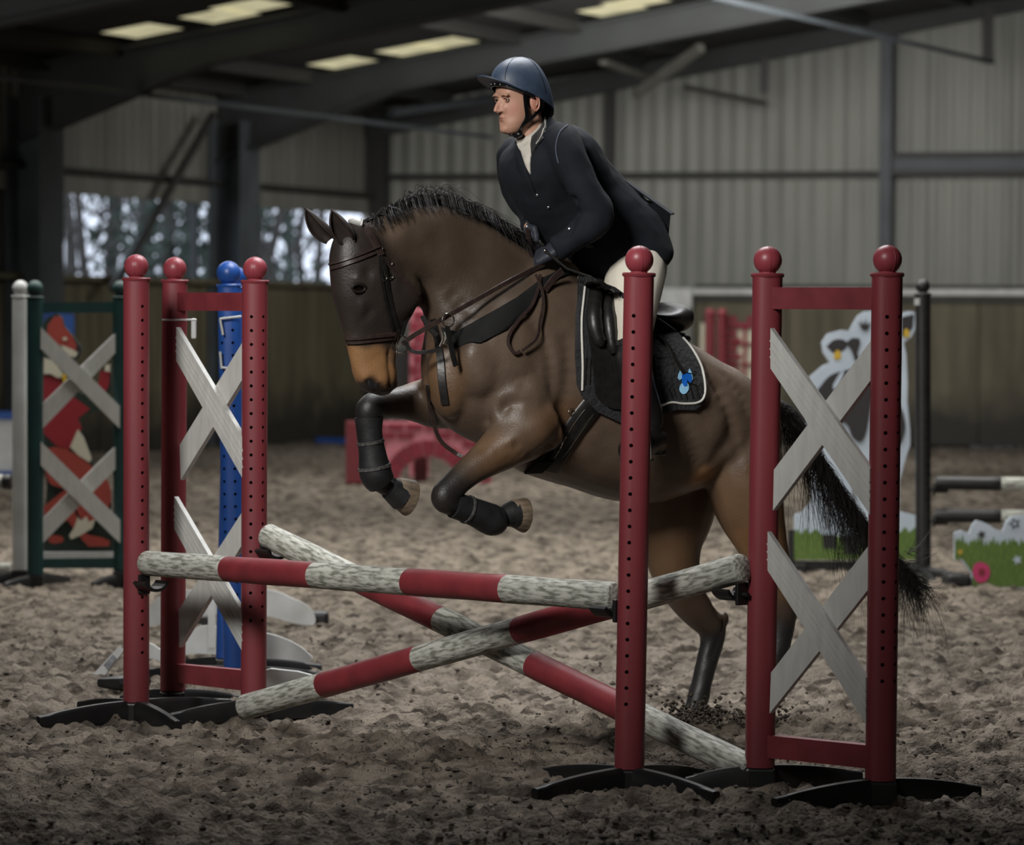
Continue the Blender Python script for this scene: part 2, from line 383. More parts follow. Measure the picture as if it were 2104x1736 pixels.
me.polygons.foreach_set('loop_start', np.arange(0, quads.size, 4)); me.polygons.foreach_set('loop_total', np.full(len(quads), 4))
me.polygons.foreach_set('use_smooth', np.ones(len(quads), bool)); me.update(calc_edges=True); me.validate()
me.materials.append(M_sand); fl = bpy.data.objects.new('floor', me); COL.objects.link(fl); fl['kind'] = 'structure'
# clods of sand kicked up: geometry of the floor
mb = MB(); ico = [(0, 0, 1), (.9, 0, .3), (.28, .85, .3), (-.72, .52, .3), (-.72, -.52, .3), (.28, -.85, .3), (0, 0, -.6)]
icf = [(0, 1, 2), (0, 2, 3), (0, 3, 4), (0, 4, 5), (0, 5, 1), (6, 2, 1), (6, 3, 2), (6, 4, 3), (6, 5, 4), (6, 1, 5)]
NC = 22000; cy = 9.8 + 15 * RNG.random(NC) ** 1.7; cx = (RNG.random(NC) - 0.5) * cy * 0.30
keep = vnoise(cx, cy, 1.7, 11) + 0.4 * RNG.random(NC) > 0.55; cx = cx[keep]; cy = cy[keep]; cz = height(cx, cy)
rr = 0.004 + 0.014 * RNG.random(len(cx)) ** 4
for x, y, z, r in zip(cx, cy, cz, rr):
    a = random.random() * 6.28; ca, sa = math.cos(a), math.sin(a); j = [random.uniform(.6, 1.35) for _ in range(7)]
    mb.add([(x + r * j[q] * (p[0] * ca - p[1] * sa), y + r * j[q] * (p[0] * sa + p[1] * ca), z + r * .7 * j[q] * p[2]) for q, p in enumerate(ico)], icf)
o = mb.build('sand_clods', M_clod, smooth=True, sharp=80); tag(o, 'loose dark clods of sand strewn over the riding surface', 'sand', kind='stuff')
# --- a wall built of pieces: kickboards below, corrugated sheets above
def corr_sheet(mb, o, d, nrm, w, z0, z1a, z1b, pitch=0.2, dep=0.016):
    n = int(w / pitch) * 4; vs = []
    for i in range(n + 1):
        s = w * i / n; ph = i % 4; q = dep if ph in (1, 2) else 0
        p = o + d * s + nrm * (q + 0.001); zt = z1a + (z1b - z1a) * i / n; vs += [(p.x, p.y, z0), (p.x, p.y, zt)]
        p = p - nrm * 0.02; vs += [(p.x, p.y, z0), (p.x, p.y, zt)]
    fs = []
    for i in range(n):
        a = i * 4; b = a + 4; fs += [(a, b, b + 1, a + 1), (a + 3, b + 3, b + 2, a + 2), (a + 1, b + 1, b + 3, a + 3), (a, a + 2, b + 2, b)]
    return mb.add(vs, fs)
# left wall (runs away from the camera on the left, open windows)
KT = 1.95; WT = 2.92
wl = MB()
Lend = -54.0
wl.bar(BC + WD * Lend + V((0, 0, KT / 2)) - WN * 0.12, BC + V((0, 0, KT / 2)) - WN * 0.12, 0.14, KT)
wl.bar(BC + WD * Lend + V((0, 0, KT + 0.03)) - WN * 0.02, BC + V((0, 0, KT + 0.03)) - WN * 0.02, 0.3, 0.06)
cols_s = [LW(772) + 0.1, LW(440), LW(28)]; step = cols_s[1] - cols_s[2]
while cols_s[-1] - step > Lend: cols_s.append(cols_s[-1] - step)
for a, b in zip(cols_s[3:] + [Lend], cols_s[2:]):      # bays outside the view are closed
    wl.bar(BC + WD * a + V((0, 0, (KT + WT) / 2)) - WN * 0.1, BC + WD * b + V((0, 0, (KT + WT) / 2)) - WN * 0.1, 0.1, WT - KT + .5)
WLo = struct(wl, 'wall_left', M_kick)
s = LW(-60); k = 0
while s < -0.05:
    w = 0.30; jj = random.uniform(-0.008, 0.008)
    b = MB(); b.bar(BC + WD * (s + 0.006) + V((0, 0, KT / 2)) + WN * (0.0 + jj), BC + WD * (s + w - 0.006) + V((0, 0, KT / 2)) + WN * (0.0 + jj), 0.05, KT - random.uniform(0, .012))
    b.build('plank', M_kick, WLo); s += w; k += 1
lw2 = MB()
lw2.bar(BC + WD * Lend + V((0, 0, 3.02)), BC + V((0, 0, 3.02)), 0.1, 0.2)
struct(lw2, 'trim_1', M_cladl)
tr = MB(); tr.bar(BC + WD * Lend + V((0, 0, 3.17)) + WN * 0.1, BC + V((0, 0, 3.17)) + WN * 0.1, 0.12, 0.06)
struct(tr, 'trim_2', M_dsteel)
back = MB(); back.bar(BC + WD * Lend + V((0, 0, 3.9)) - WN * 0.15, BC + V((0, 0, 3.9)) - WN * 0.15, 0.06, 1.5)
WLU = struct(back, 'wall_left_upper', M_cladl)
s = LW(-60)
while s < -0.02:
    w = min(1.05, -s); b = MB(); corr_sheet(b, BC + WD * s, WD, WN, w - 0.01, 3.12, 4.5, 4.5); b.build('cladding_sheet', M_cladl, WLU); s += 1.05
# windows: open frames in the two visible bays, with side battens
for i, (a, b_) in enumerate(((LW(62), LW(398)), (LW(484), LW(750)))):
    m = MB()
    for q in (a, b_):
        m.bar(BC + WD * q + V((0, 0, KT)), BC + WD * q + V((0, 0, WT)), 0.08, 0.08, up=WN)
    struct(m, 'window_%d' % (i + 1), M_wplast if i else M_steel)
# back wall
WB = MB(); BL = 17.0
def bz(s): return 3.92 + 0.176 * s
WBo = MB()
p0 = BC - BN * 0.15
WBo.add([(p0 + BD * 0).to_3d(), (p0 + BD * BL), p0 + BD * BL + V((0, 0, 9.5)), p0 + V((0, 0, 9.5)),
         p0 - BN * .1, p0 + BD * BL - BN * .1, p0 + BD * BL + V((0, 0, 9.5)) - BN * .1, p0 + V((0, 0, 9.5)) - BN * .1],
        [(0, 1, 2, 3), (7, 6, 5, 4), (0, 4, 5, 1), (1, 5, 6, 2), (2, 6, 7, 3), (3, 7, 4, 0)])
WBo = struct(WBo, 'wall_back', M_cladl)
def BW(px): return (isect(px, 700, BC, BN) - BC).dot(BD)
s = 0.0
while s < 11.5:
    for (za, zb, zc) in ((1.95 if s > BW(1432) - .6 else 0.0, 3.40, 3.40), (3.42, bz(s) + .5, bz(s + 1.05) + .5)):
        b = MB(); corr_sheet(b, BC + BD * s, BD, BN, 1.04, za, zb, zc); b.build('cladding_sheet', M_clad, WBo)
    s += 1.05
# kick panels on the back wall
s = BW(1432); kb = struct(MB().bar(BC + BD * s + BN * .06 + V((0, 0, 1.0)), BC + BD * 12 + BN * .06 + V((0, 0, 1.0)), 0.04, 1.9), 'wall_back_kickboard', M_kick)
while s < 11.8:
    b = MB(); b.bar(BC + BD * (s + .005) + BN * .1 + V((0, 0, .95)), BC + BD * (s + 1.21) + BN * .1 + V((0, 0, .95)), 0.05, 1.85); b.build('panel', M_kick, kb); s += 1.22
s = BW(1432)
struct(MB().bar(BC + BD * s + BN * .14 + V((0, 0, 1.93)), BC + BD * 12 + BN * .14 + V((0, 0, 1.93)), 0.14, 0.075), 'trim_3', M_wplast)
struct(MB().bar(BC + BD * s + BN * .16 + V((0, 0, 1.83)), BC + BD * 12 + BN * .16 + V((0, 0, 1.83)), 0.05, 0.05).bar(BC + BD * s + BN * .1 + V((0, 0, 2.0)), BC + BD * 12 + BN * .1 + V((0, 0, 2.0)), 0.08, 0.04), 'trim_4', M_dsteel)
# sliding door left of the kick panels
dr = struct(MB().bar(BC + BD * BW(1180) + BN * .1 + V((0, 0, .9)), BC + BD * BW(1428) + BN * .1 + V((0, 0, .9)), 0.05, 1.8, bev=.01), 'door_1', M_cladl)
MB().bar(BC + BD * BW(1180) + BN * .14 + V((0, 0, 1.84)), BC + BD * BW(1428) + BN * .14 + V((0, 0, 1.84)), 0.1, 0.26, bev=.01).build('door_track_cover', M_wplast, dr)
# rails and columns of the back wall
struct(MB().bar(BC + BN * .16 + V((0, 0, 3.42)), BC + BD * BW(1812) + BN * .16 + V((0, 0, 3.42)), .14, .06), 'trim_5', M_dsteel)
a = BW(1836)
struct(MB().bar(BC + BD * a + BN * .16 + V((0, 0, 3.42)), BC + BD * 12 + BN * .16 + V((0, 0, 3.42)), .14, .07).bar(BC + BD * a + BN * .16 + V((0, 0, 3.64)), BC + BD * 12 + BN * .16 + V((0, 0, 3.64)), .14, .07), 'trim_6', M_dsteel)
struct(MB().bar(BC + BD * a + BN * .14 + V((0, 0, 3.53)), BC + BD * 12 + BN * .14 + V((0, 0, 3.53)), .1, .15), 'trim_7', M_steel)
def icol(name, base, d, nrm, h, fw=0.2, dep=0.36, m=None):
    b = MB(); c = V(base)
    for q, t in ((0, .02), (dep, .02)): b.bar(c + nrm * (q) + V((0, 0, 0)), c + nrm * q + V((0, 0, h)), fw, t, up=nrm)
    b.bar(c + nrm * dep / 2, c + nrm * dep / 2 + V((0, 0, h)), 0.015, dep, up=nrm)
    return struct(b, name, m or M_steel)
icol('column', BC + BD * BW(1824) + BN * .05, BD, BN, 5.3, .15, .2)
icol('column', BC + BD * BW(1256) + BN * .05, BD, BN, 4.6, .10, .12, M_dsteel)
icol('column', BC + BD * 0.1 + BN * .05, BD, BN, 4.0, .28, .2, M_dsteel)
# left wall columns and the portal rafters that spring from them
RS = 0.15
for i, s in enumerate(cols_s[1:5]):
    base = BC + WD * s + WN * 0.05
    icol('column', base, WD, WN, 3.9, .5, .42)
    b = MB(); secs = []
    for t in (0.0, 1.2, 2.36, 5, 10, 19.6):
        p = base + WN * t; zt = 4.22 + RS * (t + .05); dep = 0.36 + max(0, 0.46 - 0.195 * t)
        secs.append((p, zt, zt - dep))
    for (pa, ta, ba), (pb, tb, bb) in zip(secs, secs[1:]):
        for sx, zz in ((.13, 'b'), (.13, 't'), (.012, 'w')):
            for_z = {'b': (ba, ba + .03, bb, bb + .03), 't': (ta - .03, ta, tb - .03, tb), 'w': (ba, ta, bb, tb)}[zz]
            vs = [pa - WD * sx + V((0, 0, for_z[0])), pa + WD * sx + V((0, 0, for_z[0])), pa + WD * sx + V((0, 0, for_z[1])), pa - WD * sx + V((0, 0, for_z[1])),
                  pb - WD * sx + V((0, 0, for_z[2])), pb + WD * sx + V((0, 0, for_z[2])), pb + WD * sx + V((0, 0, for_z[3])), pb - WD * sx + V((0, 0, for_z[3]))]
            b.add(vs, [(0, 1, 2, 3), (7, 6, 5, 4), (0, 4, 5, 1), (1, 5, 6, 2), (2, 6, 7, 3), (3, 7, 4, 0)])
    struct(b, 'roof_rafter', M_rafter)
# gable rafter on the back wall
b = MB(); q0 = BC + BN * .25
b.bar(q0 + V((0, 0, bz(0) + .12)), q0 + BD * 12 + V((0, 0, bz(12) + .12)), .16, .26); struct(b, 'roof_rafter', M_rafter)
# purlins
for d in (.4, 1.3, 3.95, 4.7, 6.9, 8.2, 9.5, 10.8, 12.1, 13.4, 14.7):
    zt = 4.3 + RS * d - 0.12
    p = WP0 + WN * d; a_ = p + WD * -24; b_ = p + WD * 8.2
    struct(MB().bar(V((a_.x, a_.y, zt + .03)), V((b_.x, b_.y, zt + .03)), .09, .15), 'roof_purlin', M_dsteel)
# roof skin with rooflight strips left open, and the rooflights themselves
def RP(px, py):
    n = V((-RS * WN.x, -RS * WN.y, 1)).normalized(); p0 = WP0 + V((0, 0, 4.3)); return isect(px, py, p0, n)
def rco(p): q = V((p.x, p.y, 0)) - WP0; return q.dot(WN), q.dot(WD)
quads_px = [(205, 380, 45, 83), (390, 515, 20, 46), (446, 582, 2, 26), (628, 780, 112, 147), (795, 893, 91, 115), (858, 968, 76, 104), (1197, 1320, 6, 35), (1255, 1360, -8, 18)]
lights = []
for (x0, x1, y0, y1) in quads_px:
    c = [rco(RP(x, y)) for x, y in ((x0, (y0 + y1) / 2 + 8), (x1, (y0 + y1) / 2 - 8), ((x0 + x1) / 2 + 20, y0), ((x0 + x1) / 2 - 20, y1))]
    ds = [q[0] for q in c]; ss = [q[1] for q in c]
    dm, sm_ = sum(ds) / 4, sum(ss) / 4; lights.append((dm - .30, dm + .30, sm_ - .42, sm_ + .42))
def rp(d, s_, dz=0): p = WP0 + WN * d + WD * s_; return V((p.x, p.y, 4.3 + RS * d + dz))
de = sorted({-0.6, 20.0} | {round(q, 3) for l in lights for q in l[:2]}); se = sorted({-50.0, 9.5} | {round(q, 3) for l in lights for q in l[2:]})
b = MB()
for i in range(len(de) - 1):
    for j in range(len(se) - 1):
        dm = (de[i] + de[i + 1]) / 2; s_ = (se[j] + se[j + 1]) / 2
        if any(l[0] < dm < l[1] and l[2] < s_ < l[3] for l in lights): continue
        a_ = [rp(de[i], se[j]), rp(de[i + 1], se[j]), rp(de[i + 1], se[j + 1]), rp(de[i], se[j + 1])]
        b.add(a_ + [p + V((0, 0, .05)) for p in a_], [(0, 1, 2, 3), (7, 6, 5, 4), (0, 4, 5, 1), (1, 5, 6, 2), (2, 6, 7, 3), (3, 7, 4, 0)])
a_ = [rp(20, -50), rp(20, 12), rp(20, 12) + WN * 22 + V((0, 0, -22 * RS)), rp(20, -50) + WN * 22 + V((0, 0, -22 * RS))]
b.add(a_ + [p + V((0, 0, .05)) for p in a_], [(0, 1, 2, 3), (7, 6, 5, 4), (0, 4, 5, 1), (1, 5, 6, 2), (2, 6, 7, 3), (3, 7, 4, 0)])
ceil = struct(b, 'ceiling', M_roof)
for l in lights:
    a_ = [rp(l[0], l[2], .01), rp(l[1], l[2], .01), rp(l[1], l[3], .01), rp(l[0], l[3], .01)]
    MB().add(a_ + [p + V((0, 0, .02)) for p in a_], [(0, 1, 2, 3), (7, 6, 5, 4), (0, 4, 5, 1), (1, 5, 6, 2), (2, 6, 7, 3), (3, 7, 4, 0)]).build('rooflight', M_sky, ceil)
# braces and tie rods under the roof
def rod(a, b_, r, name, m=M_steel): struct(MB().tube([a, b_], r, 8), name, m)
rod(W(-40, 153, 36.5), W(1010, 282, 45.5), .028, 'tie_rod')
rod(W(1455, -8, 38), W(2040, 128, 43), .028, 'tie_rod')
rod(W(438, 235, 43.2), W(232, 595, 40.9), .05, 'wall_brace', M_dsteel)
rod(W(805, 232, 45), W(1005, 205, 46.4), .05, 'roof_brace')
struct(MB().bar(W(1305, 195, 45.0), W(1440, 98, 43.5), .1, .1), 'roof_brace', M_cladl)
struct(MB().bar(W(1240, 128, 44.0), W(1325, 158, 45.5), .1, .06), 'roof_brace', M_cladl)
rod(W(1405, 178, 45.9), W(1575, 212, 45.9), .03, 'roof_brace', M_dsteel)
struct(MB().bar(W(1572, 120, 45.6), W(1570, 190, 45.6), .1, .1, up=V((0, 1, 0))), 'roof_strut', M_dsteel)
struct(MB().bar(W(2030, 20, 44), W(2030, 130, 44), .12, .12, up=V((0, 1, 0))), 'roof_strut', M_dsteel)
# closing walls outside the picture, so that the hall is a room
RWp = BC + BD * BL
struct(MB().add([(14.3, 43, 0), (14.3, -4, 0), (14.3, -4, 11), (14.3, 43, 11), (14.5, 43, 0), (14.5, -4, 0), (14.5, -4, 11), (14.5, 43, 11)],
                [(0, 1, 2, 3), (7, 6, 5, 4), (0, 4, 5, 1), (1, 5, 6, 2), (2, 6, 7, 3), (3, 7, 4, 0)]), 'wall_right', M_cladl)
struct(MB().box((-5, -4, 5), (42, .2, 11)), 'wall_front', M_cladl)
# outside: ground and trees seen through the open bays
struct(MB().box((-30, 75, -0.4), (90, 90, .3)), 'ground_outside', M_out)
def tree(px, D, h, kind, label, w):
    base = W(px, 700, D); base.z = -.25; r = random.Random(int(px * 7 + D))
    t = thing('conifer' if kind else 'bare_tree', base, label, 'tree', 'trees outside the open bays')
    m = MB(); pts = [base + V((r.uniform(-.1, .1) * i, r.uniform(-.1, .1) * i, h * i / 5)) for i in range(6)]
    m.tube(pts, [w * (1 - .13 * i) for i in range(6)], 8)
    for i in range(16):
        z = r.uniform(.25, .95); a = r.random() * 6.28; L = (1.2 - z) * h * .2
        p = pts[0].lerp(pts[-1], z); m.tube([p, p + V((math.cos(a) * L * .5, math.sin(a) * L * .5, L * .25)), p + V((math.cos(a) * L, math.sin(a) * L, L * .8))], [w * .28, w * .18, w * .06], 5)
    m.build('trunk', M_bark, t, smooth=True)
    f = MB(); n = 900 if kind else 260
    for i in range(n):
        z = r.uniform(.08, 1.0); a = r.random() * 6.28; R = (1.25 - z) * h * (.15 if kind else .17) * math.sqrt(r.random())
        cl = math.sin(a * 3 + z * 25 + px) + math.sin(z * 40 + D)
        if cl < (-.5 if kind else .2): continue
        c = base + V((math.cos(a) * R, math.sin(a) * R, z * h)); q = .13 if kind else .05
        f.add([c + V((r.uniform(-1, 1), r.uniform(-1, 1), r.uniform(-1, 1))) * q for _ in range(3)] + [c + V((0, 0, -q))], [(0, 1, 2), (0, 2, 3)])
    f.build('foliage', M_leafd if kind else M_leafb, t, kind='stuff')
ORD = ['first', 'second', 'third', 'fourth', 'fifth']; NB = {(a, b): 0 for a in (False, True) for b in (0, 1)}
for i, (px, D, h, k, w) in enumerate([(95, 62, 7, 0, .12), (135, 70, 8, 0, .16), (185, 58, 7, 0, .10), (230, 76, 9, 1, .2), (290, 66, 8, 1, .2), (345, 60, 7, 1, .16), (392, 72, 9, 1, .2),
                                    (500, 64, 8, 1, .18), (535, 72, 9, 1, .2), (562, 60, 7, 0, .10), (590, 78, 9, 0, .14), (620, 66, 8, 0, .09), (655, 84, 10, 0, .12)]):
    tree(px, D, h, k, '%s %s tree from the left outside the %s open bay' % (ORD[NB[(px > 440, k)]], 'dark evergreen' if k else 'bare winter', 'second' if px > 440 else 'first'), w); NB[(px > 440, k)] += 1
# ================================================================ the jump
def superprof(r, n=24, sq=2.5, rot=0.0):
    out = []
    for k in range(n):
        t = 2 * math.pi * k / n + rot; c, s = math.cos(t), math.sin(t)
        out.append(V((math.copysign(abs(c) ** (2 / sq), c) * r, math.copysign(abs(s) ** (2 / sq), s) * r, 0)))
    return out
def post_mesh(bot, top, r, holes, mat_, hm, parent, hole_r=0.0065, first=0.13, pitch_=0.052, last=0.30, name='post'):
    """round post with blind pin holes; holes = angles (deg) from the camera direction, + = to the right."""
    ax = (top - bot); L = ax.length; z = ax.normalized(); x = V((1, 0, 0)); x = (x - z * x.dot(z)).normalized(); y = z.cross(x)
    M = Matrix((x, y, z)).transposed()
    mb = MB(); n = 32; pr = superprof(r, n)
    vs = [bot + M @ p for p in pr] + [top + M @ p for p in pr]
    mb.add(vs, [(k, (k + 1) % n, n + (k + 1) % n, n + k) for k in range(n)] + [tuple(range(n - 1, -1, -1)), tuple(range(n, 2 * n))])
    o = mb.build(name, [mat_, hm], parent, smooth=True, sharp=35)
    if holes:
        cb = MB()
        for a in holes:
            t = math.radians(a); d = V((math.sin(t), -math.cos(t), 0)); d = (M @ d)
            h = first
            while h < L - last:
                c = top - z * h; cb.tube([c + d * (r - 0.022), c + d * (r + 0.03)], hole_r, 8, mi=1); h += pitch_
        cut = cb.build('cut', [mat_, hm], parent); md = o.modifiers.new('b', 'BOOLEAN'); md.object = cut; md.operation = 'DIFFERENCE'; md.solver = 'EXACT'
        dg = bpy.context.evaluated_depsgraph_get(); nm = bpy.data.meshes.new_from_object(o.evaluated_get(dg)); o.modifiers.clear(); old = o.data; o.data = nm
        bpy.data.meshes.remove(old); bpy.data.objects.remove(cut)
    return M
def ball_mesh(c, r, mat_, parent, seam=True, name='ball_finial', sa=0.3):
    mb = MB(); mb.ell(c, (r, r, r), n=28, m=18)
    if seam:
        pts = [V(c) + V((math.sin(sa) * math.cos(t) * r * 1.004, -math.cos(sa) * math.cos(t) * r * 1.004, math.sin(t) * r * 1.004)) for t in np.linspace(-1.4, 1.57, 16)]
        mb.tube(pts, .0012, 5)
    mb.build(name, mat_, parent, smooth=True)
def foot(mb, c, tip, hc=0.042, wid=0.055):
    """low curved leg from the post socket down to its tip on the sand."""
    c = V(c); tip = V(tip); secs = []; d = V((tip.x - c.x, tip.y - c.y, 0)); L = d.length; d.normalize(); s = V((-d.y, d.x, 0))
    for i in range(11):
        t = i / 10; zt = 0.018 + (hc) * math.cos(t * math.pi / 2) ** 0.8 if t < 1 else 0.02; zt = max(zt, .022)
        p = c + d * (L * t); w = wid * (1 - .45 * t) / 2; zb = -0.02 + .0 * t
        secs.append([V((p.x, p.y, 0)) + s * a * w + V((0, 0, z)) for a, z in ((-1, zb), (-1, zt * .72), (-.6, zt), (.6, zt), (1, zt * .72), (1, zb))])
    vs = [q for s_ in secs for q in s_]; n = 6
    fs = [(i * n + k, i * n + (k + 1) % n, (i + 1) * n + (k + 1) % n, (i + 1) * n + k) for i in range(10) for k in range(n)] + [tuple(range(n - 1, -1, -1)), tuple(60 + k for k in range(n))]
    mb.add(vs, fs)
def make_stand_part(t, bpx, tpx, D, holes, mats, tips, r=0.0485, br=0.046, ball_px=None, pos=None, last=.30, first=.13, pitch_=.052):
    """post + collar + ball + feet; bpx/tpx = bottom/top centre of the shaft in the photograph."""
    mp, mh, mball = mats
    bot = W(*bpx, D); top = W(*tpx, D)
    M = post_mesh(bot, top, r, holes, mp, mh, t, last=last, first=first, pitch_=pitch_)
    z = (top - bot).normalized()
    MB().tube([top - z * .004, top + z * .004, top + z * .009], [r + .004, r + .0065, r + .003], 28).build('collar', mp, t, smooth=True)
    MB().tube([top + z * .006, top + z * .02], [.03, .022], 16).build('neck', mball, t, smooth=True)
    ball_mesh(top + z * (.006 + br * 0.96), br, mball, t, sa=random.uniform(-.2, .5))
    for q in tips:
        b = MB(); foot(b, V((bot.x, bot.y, 0)), G(*q, 0.0)); b.build('foot', M_black, t, smooth=True, sharp=50)
    c = V((bot.x, bot.y, bot.z / 2 - .012)); MB().box(c, (r * 2.0, r * 2.0, bot.z + .02), bev=.008).build('socket', M_black, t)
    return bot, top
def cup(t, px, py, D, d, w=0.10):
    """pole cup: back plate with pin and a shallow rest reaching out along d."""
    p = W(px, py, D); d = V(d).normalized(); s = V((-d.y, d.x, 0)); b = MB()
    b.bar(p + V((0, 0, -.045)), p + V((0, 0, .03)), .05, .014, up=d, bev=.004)
    n = 8; prev = None
    for i in range(n + 1):
        a = math.radians(-150 + 120 * i / n); q = V((0, 0, .055)) + s * math.cos(a) * .062 + V((0, 0, math.sin(a) * .062)); q = p + d * .045 + q + V((0, 0, -.02))
        if prev is not None: b.bar(prev, q, .075, .012, up=d.cross(q - prev))
        prev = q
    b.tube([p - d * .03 + V((0, 0, -.01)), p + d * .03 + V((0, 0, -.01))], .008, 8)
    b.build('pole_cup', M_black, t)
JD = V((1.80, -2.0, 0)).normalized()      # along the poles, to the right
RM = (M_red, M_dkred, M_redball)
DB = {}
def gd(px, py, z=0.055): return G(px, py, z).y
# single stands in front
t = thing('jump_stand', G(280, 1441, .0), 'single red post stand at the near left end of the horizontal pole', 'jump stand')
D1 = gd(280, 1441); t.location = V((W(280, 1441, D1).x, D1, 0))
make_stand_part(t, (280, 1441), (280, 575), D1, [33], RM, [(78, 1484), (366, 1494), (165, 1452), (470, 1447)], last=.16, first=.10)
cup(t, 296, 1196, D1 - .04, JD)
t = thing('jump_stand', (0, 0, 0), 'single red post stand in front of the rider, right end of the horizontal pole', 'jump stand')
D4 = gd(1292, 1578); t.location = V((W(1292, 1578, D4).x, D4, 0))
make_stand_part(t, (1293, 1578), (1313, 566), D4, [-19], RM, [(1098, 1634), (1472, 1640), (1112, 1590), (1440, 1592)], last=.2)
cup(t, 1272, 1250, D4 + .02, -JD)
def wing(label, bl, tl_, Dl, br_, tr_, Dr, rails, boards, mats, mrail, tipsl, tipsr, holesl, holesr, mboard=M_white, r=.0485, br=.046, thick=.02, kinds='jump wing', grooves=False):
    pl = W(*bl, Dl); pr = W(*br_, Dr); mid = (pl + pr) / 2
    t = thing('jump_wing', V((mid.x, mid.y, 0)), label, kinds)
    make_stand_part(t, bl, tl_, Dl, holesl, mats, tipsl, r, br); make_stand_part(t, br_, tr_, Dr, holesr, mats, tipsr, r, br)
    d = V((pr.x - pl.x, pr.y - pl.y, 0)).normalized(); n = V((d.y, -d.x, 0))
    if n.y > 0: n = -n
    for (x0, y0a, y0b, x1, y1a, y1b) in rails:
        P = [isect(x0, y0a, pl + n * .02, n), isect(x0, y0b, pl + n * .02, n), isect(x1, y1b, pl + n * .02, n), isect(x1, y1a, pl + n * .02, n)]
        MB().slab(P, n, .04).build('rail', mrail, t)
    for i, poly in enumerate(boards):
        o_ = .05 if i % 2 == 0 else .028
        P = [isect(x, y, pl + n * o_, n) for x, y in poly]; m = MB(); m.slab(P, n, thick)
        if grooves and i % 2 == 0:
            for q in (.3, .5, .7):
                a = P[0].lerp(P[1], q) + n * .001; b_ = P[3].lerp(P[2], q) + n * .001; m.bar(a, b_, .006, .004, up=n)
        m.build('cross_board', mboard, t)
    return t, d, n
D5 = gd(1560, 1575); D6 = gd(1808, 1602)
bA = [(1583, 674), (1583, 757), (1787, 1057), (1787, 962)]; bB = [(1789, 700), (1789, 781), (1588, 1049), (1590, 965)]
bA2 = [(1577, 1092), (1577, 1172), (1779, 1486), (1779, 1392)]; bB2 = [(1783, 1123), (1783, 1212), (1581, 1466), (1584, 1382)]
tw, dw, nw = wing('near right red jump wing with two white board crosses', (1561, 1575), (1577, 567), D5, (1809, 1602), (1823, 566), D6,
     [(1584, 590, 635, 1800, 590, 636), (1567, 1510, 1556, 1790, 1532, 1580)], [bA, bB, bA2, bB2], RM, M_redrail,
     [(1408, 1611), (1768, 1598)], [(1590, 1654), (2012, 1628)], [], [-4, 46], grooves=True)
cup(tw, 1524, 1215, D5 - .03, -JD)
D2 = gd(356, 1418); D3 = gd(521, 1440)
bA = [(362, 672), (362, 741), (500, 986), (500, 902)]; bB = [(500, 700), (500, 776), (371, 986), (369, 914)]
bA2 = [(358, 1020), (358, 1087), (499, 1341), (499, 1260)]; bB2 = [(500, 1048), (500, 1115), (368, 1330), (367, 1253)]
tw, dw2, nw2 = wing('red jump wing with white board crosses on the left, beside the blue posts', (355, 1418), (359, 579), D2, (521, 1440), (524, 580), D3,
     [(362, 601, 638, 508, 601, 639), (357, 1364, 1402, 508, 1378, 1420)], [bA, bB, bA2, bB2], RM, M_redrail,
     [(250, 1440), (500, 1441)], [(350, 1478), (722, 1456)], [], [-11, 43], grooves=True)
cup(tw, 545, 1130, D3 - .03, JD)
MB().tube([W(333, 657, D2 - .05), W(404, 657, D2 - .05)], .004, 8).build('pin', M_wplast, tw)
MB().box(W(398, 675, D2 - .04), (.02, .02, .08), bev=.006).build('pin_grip', M_wplast, tw)
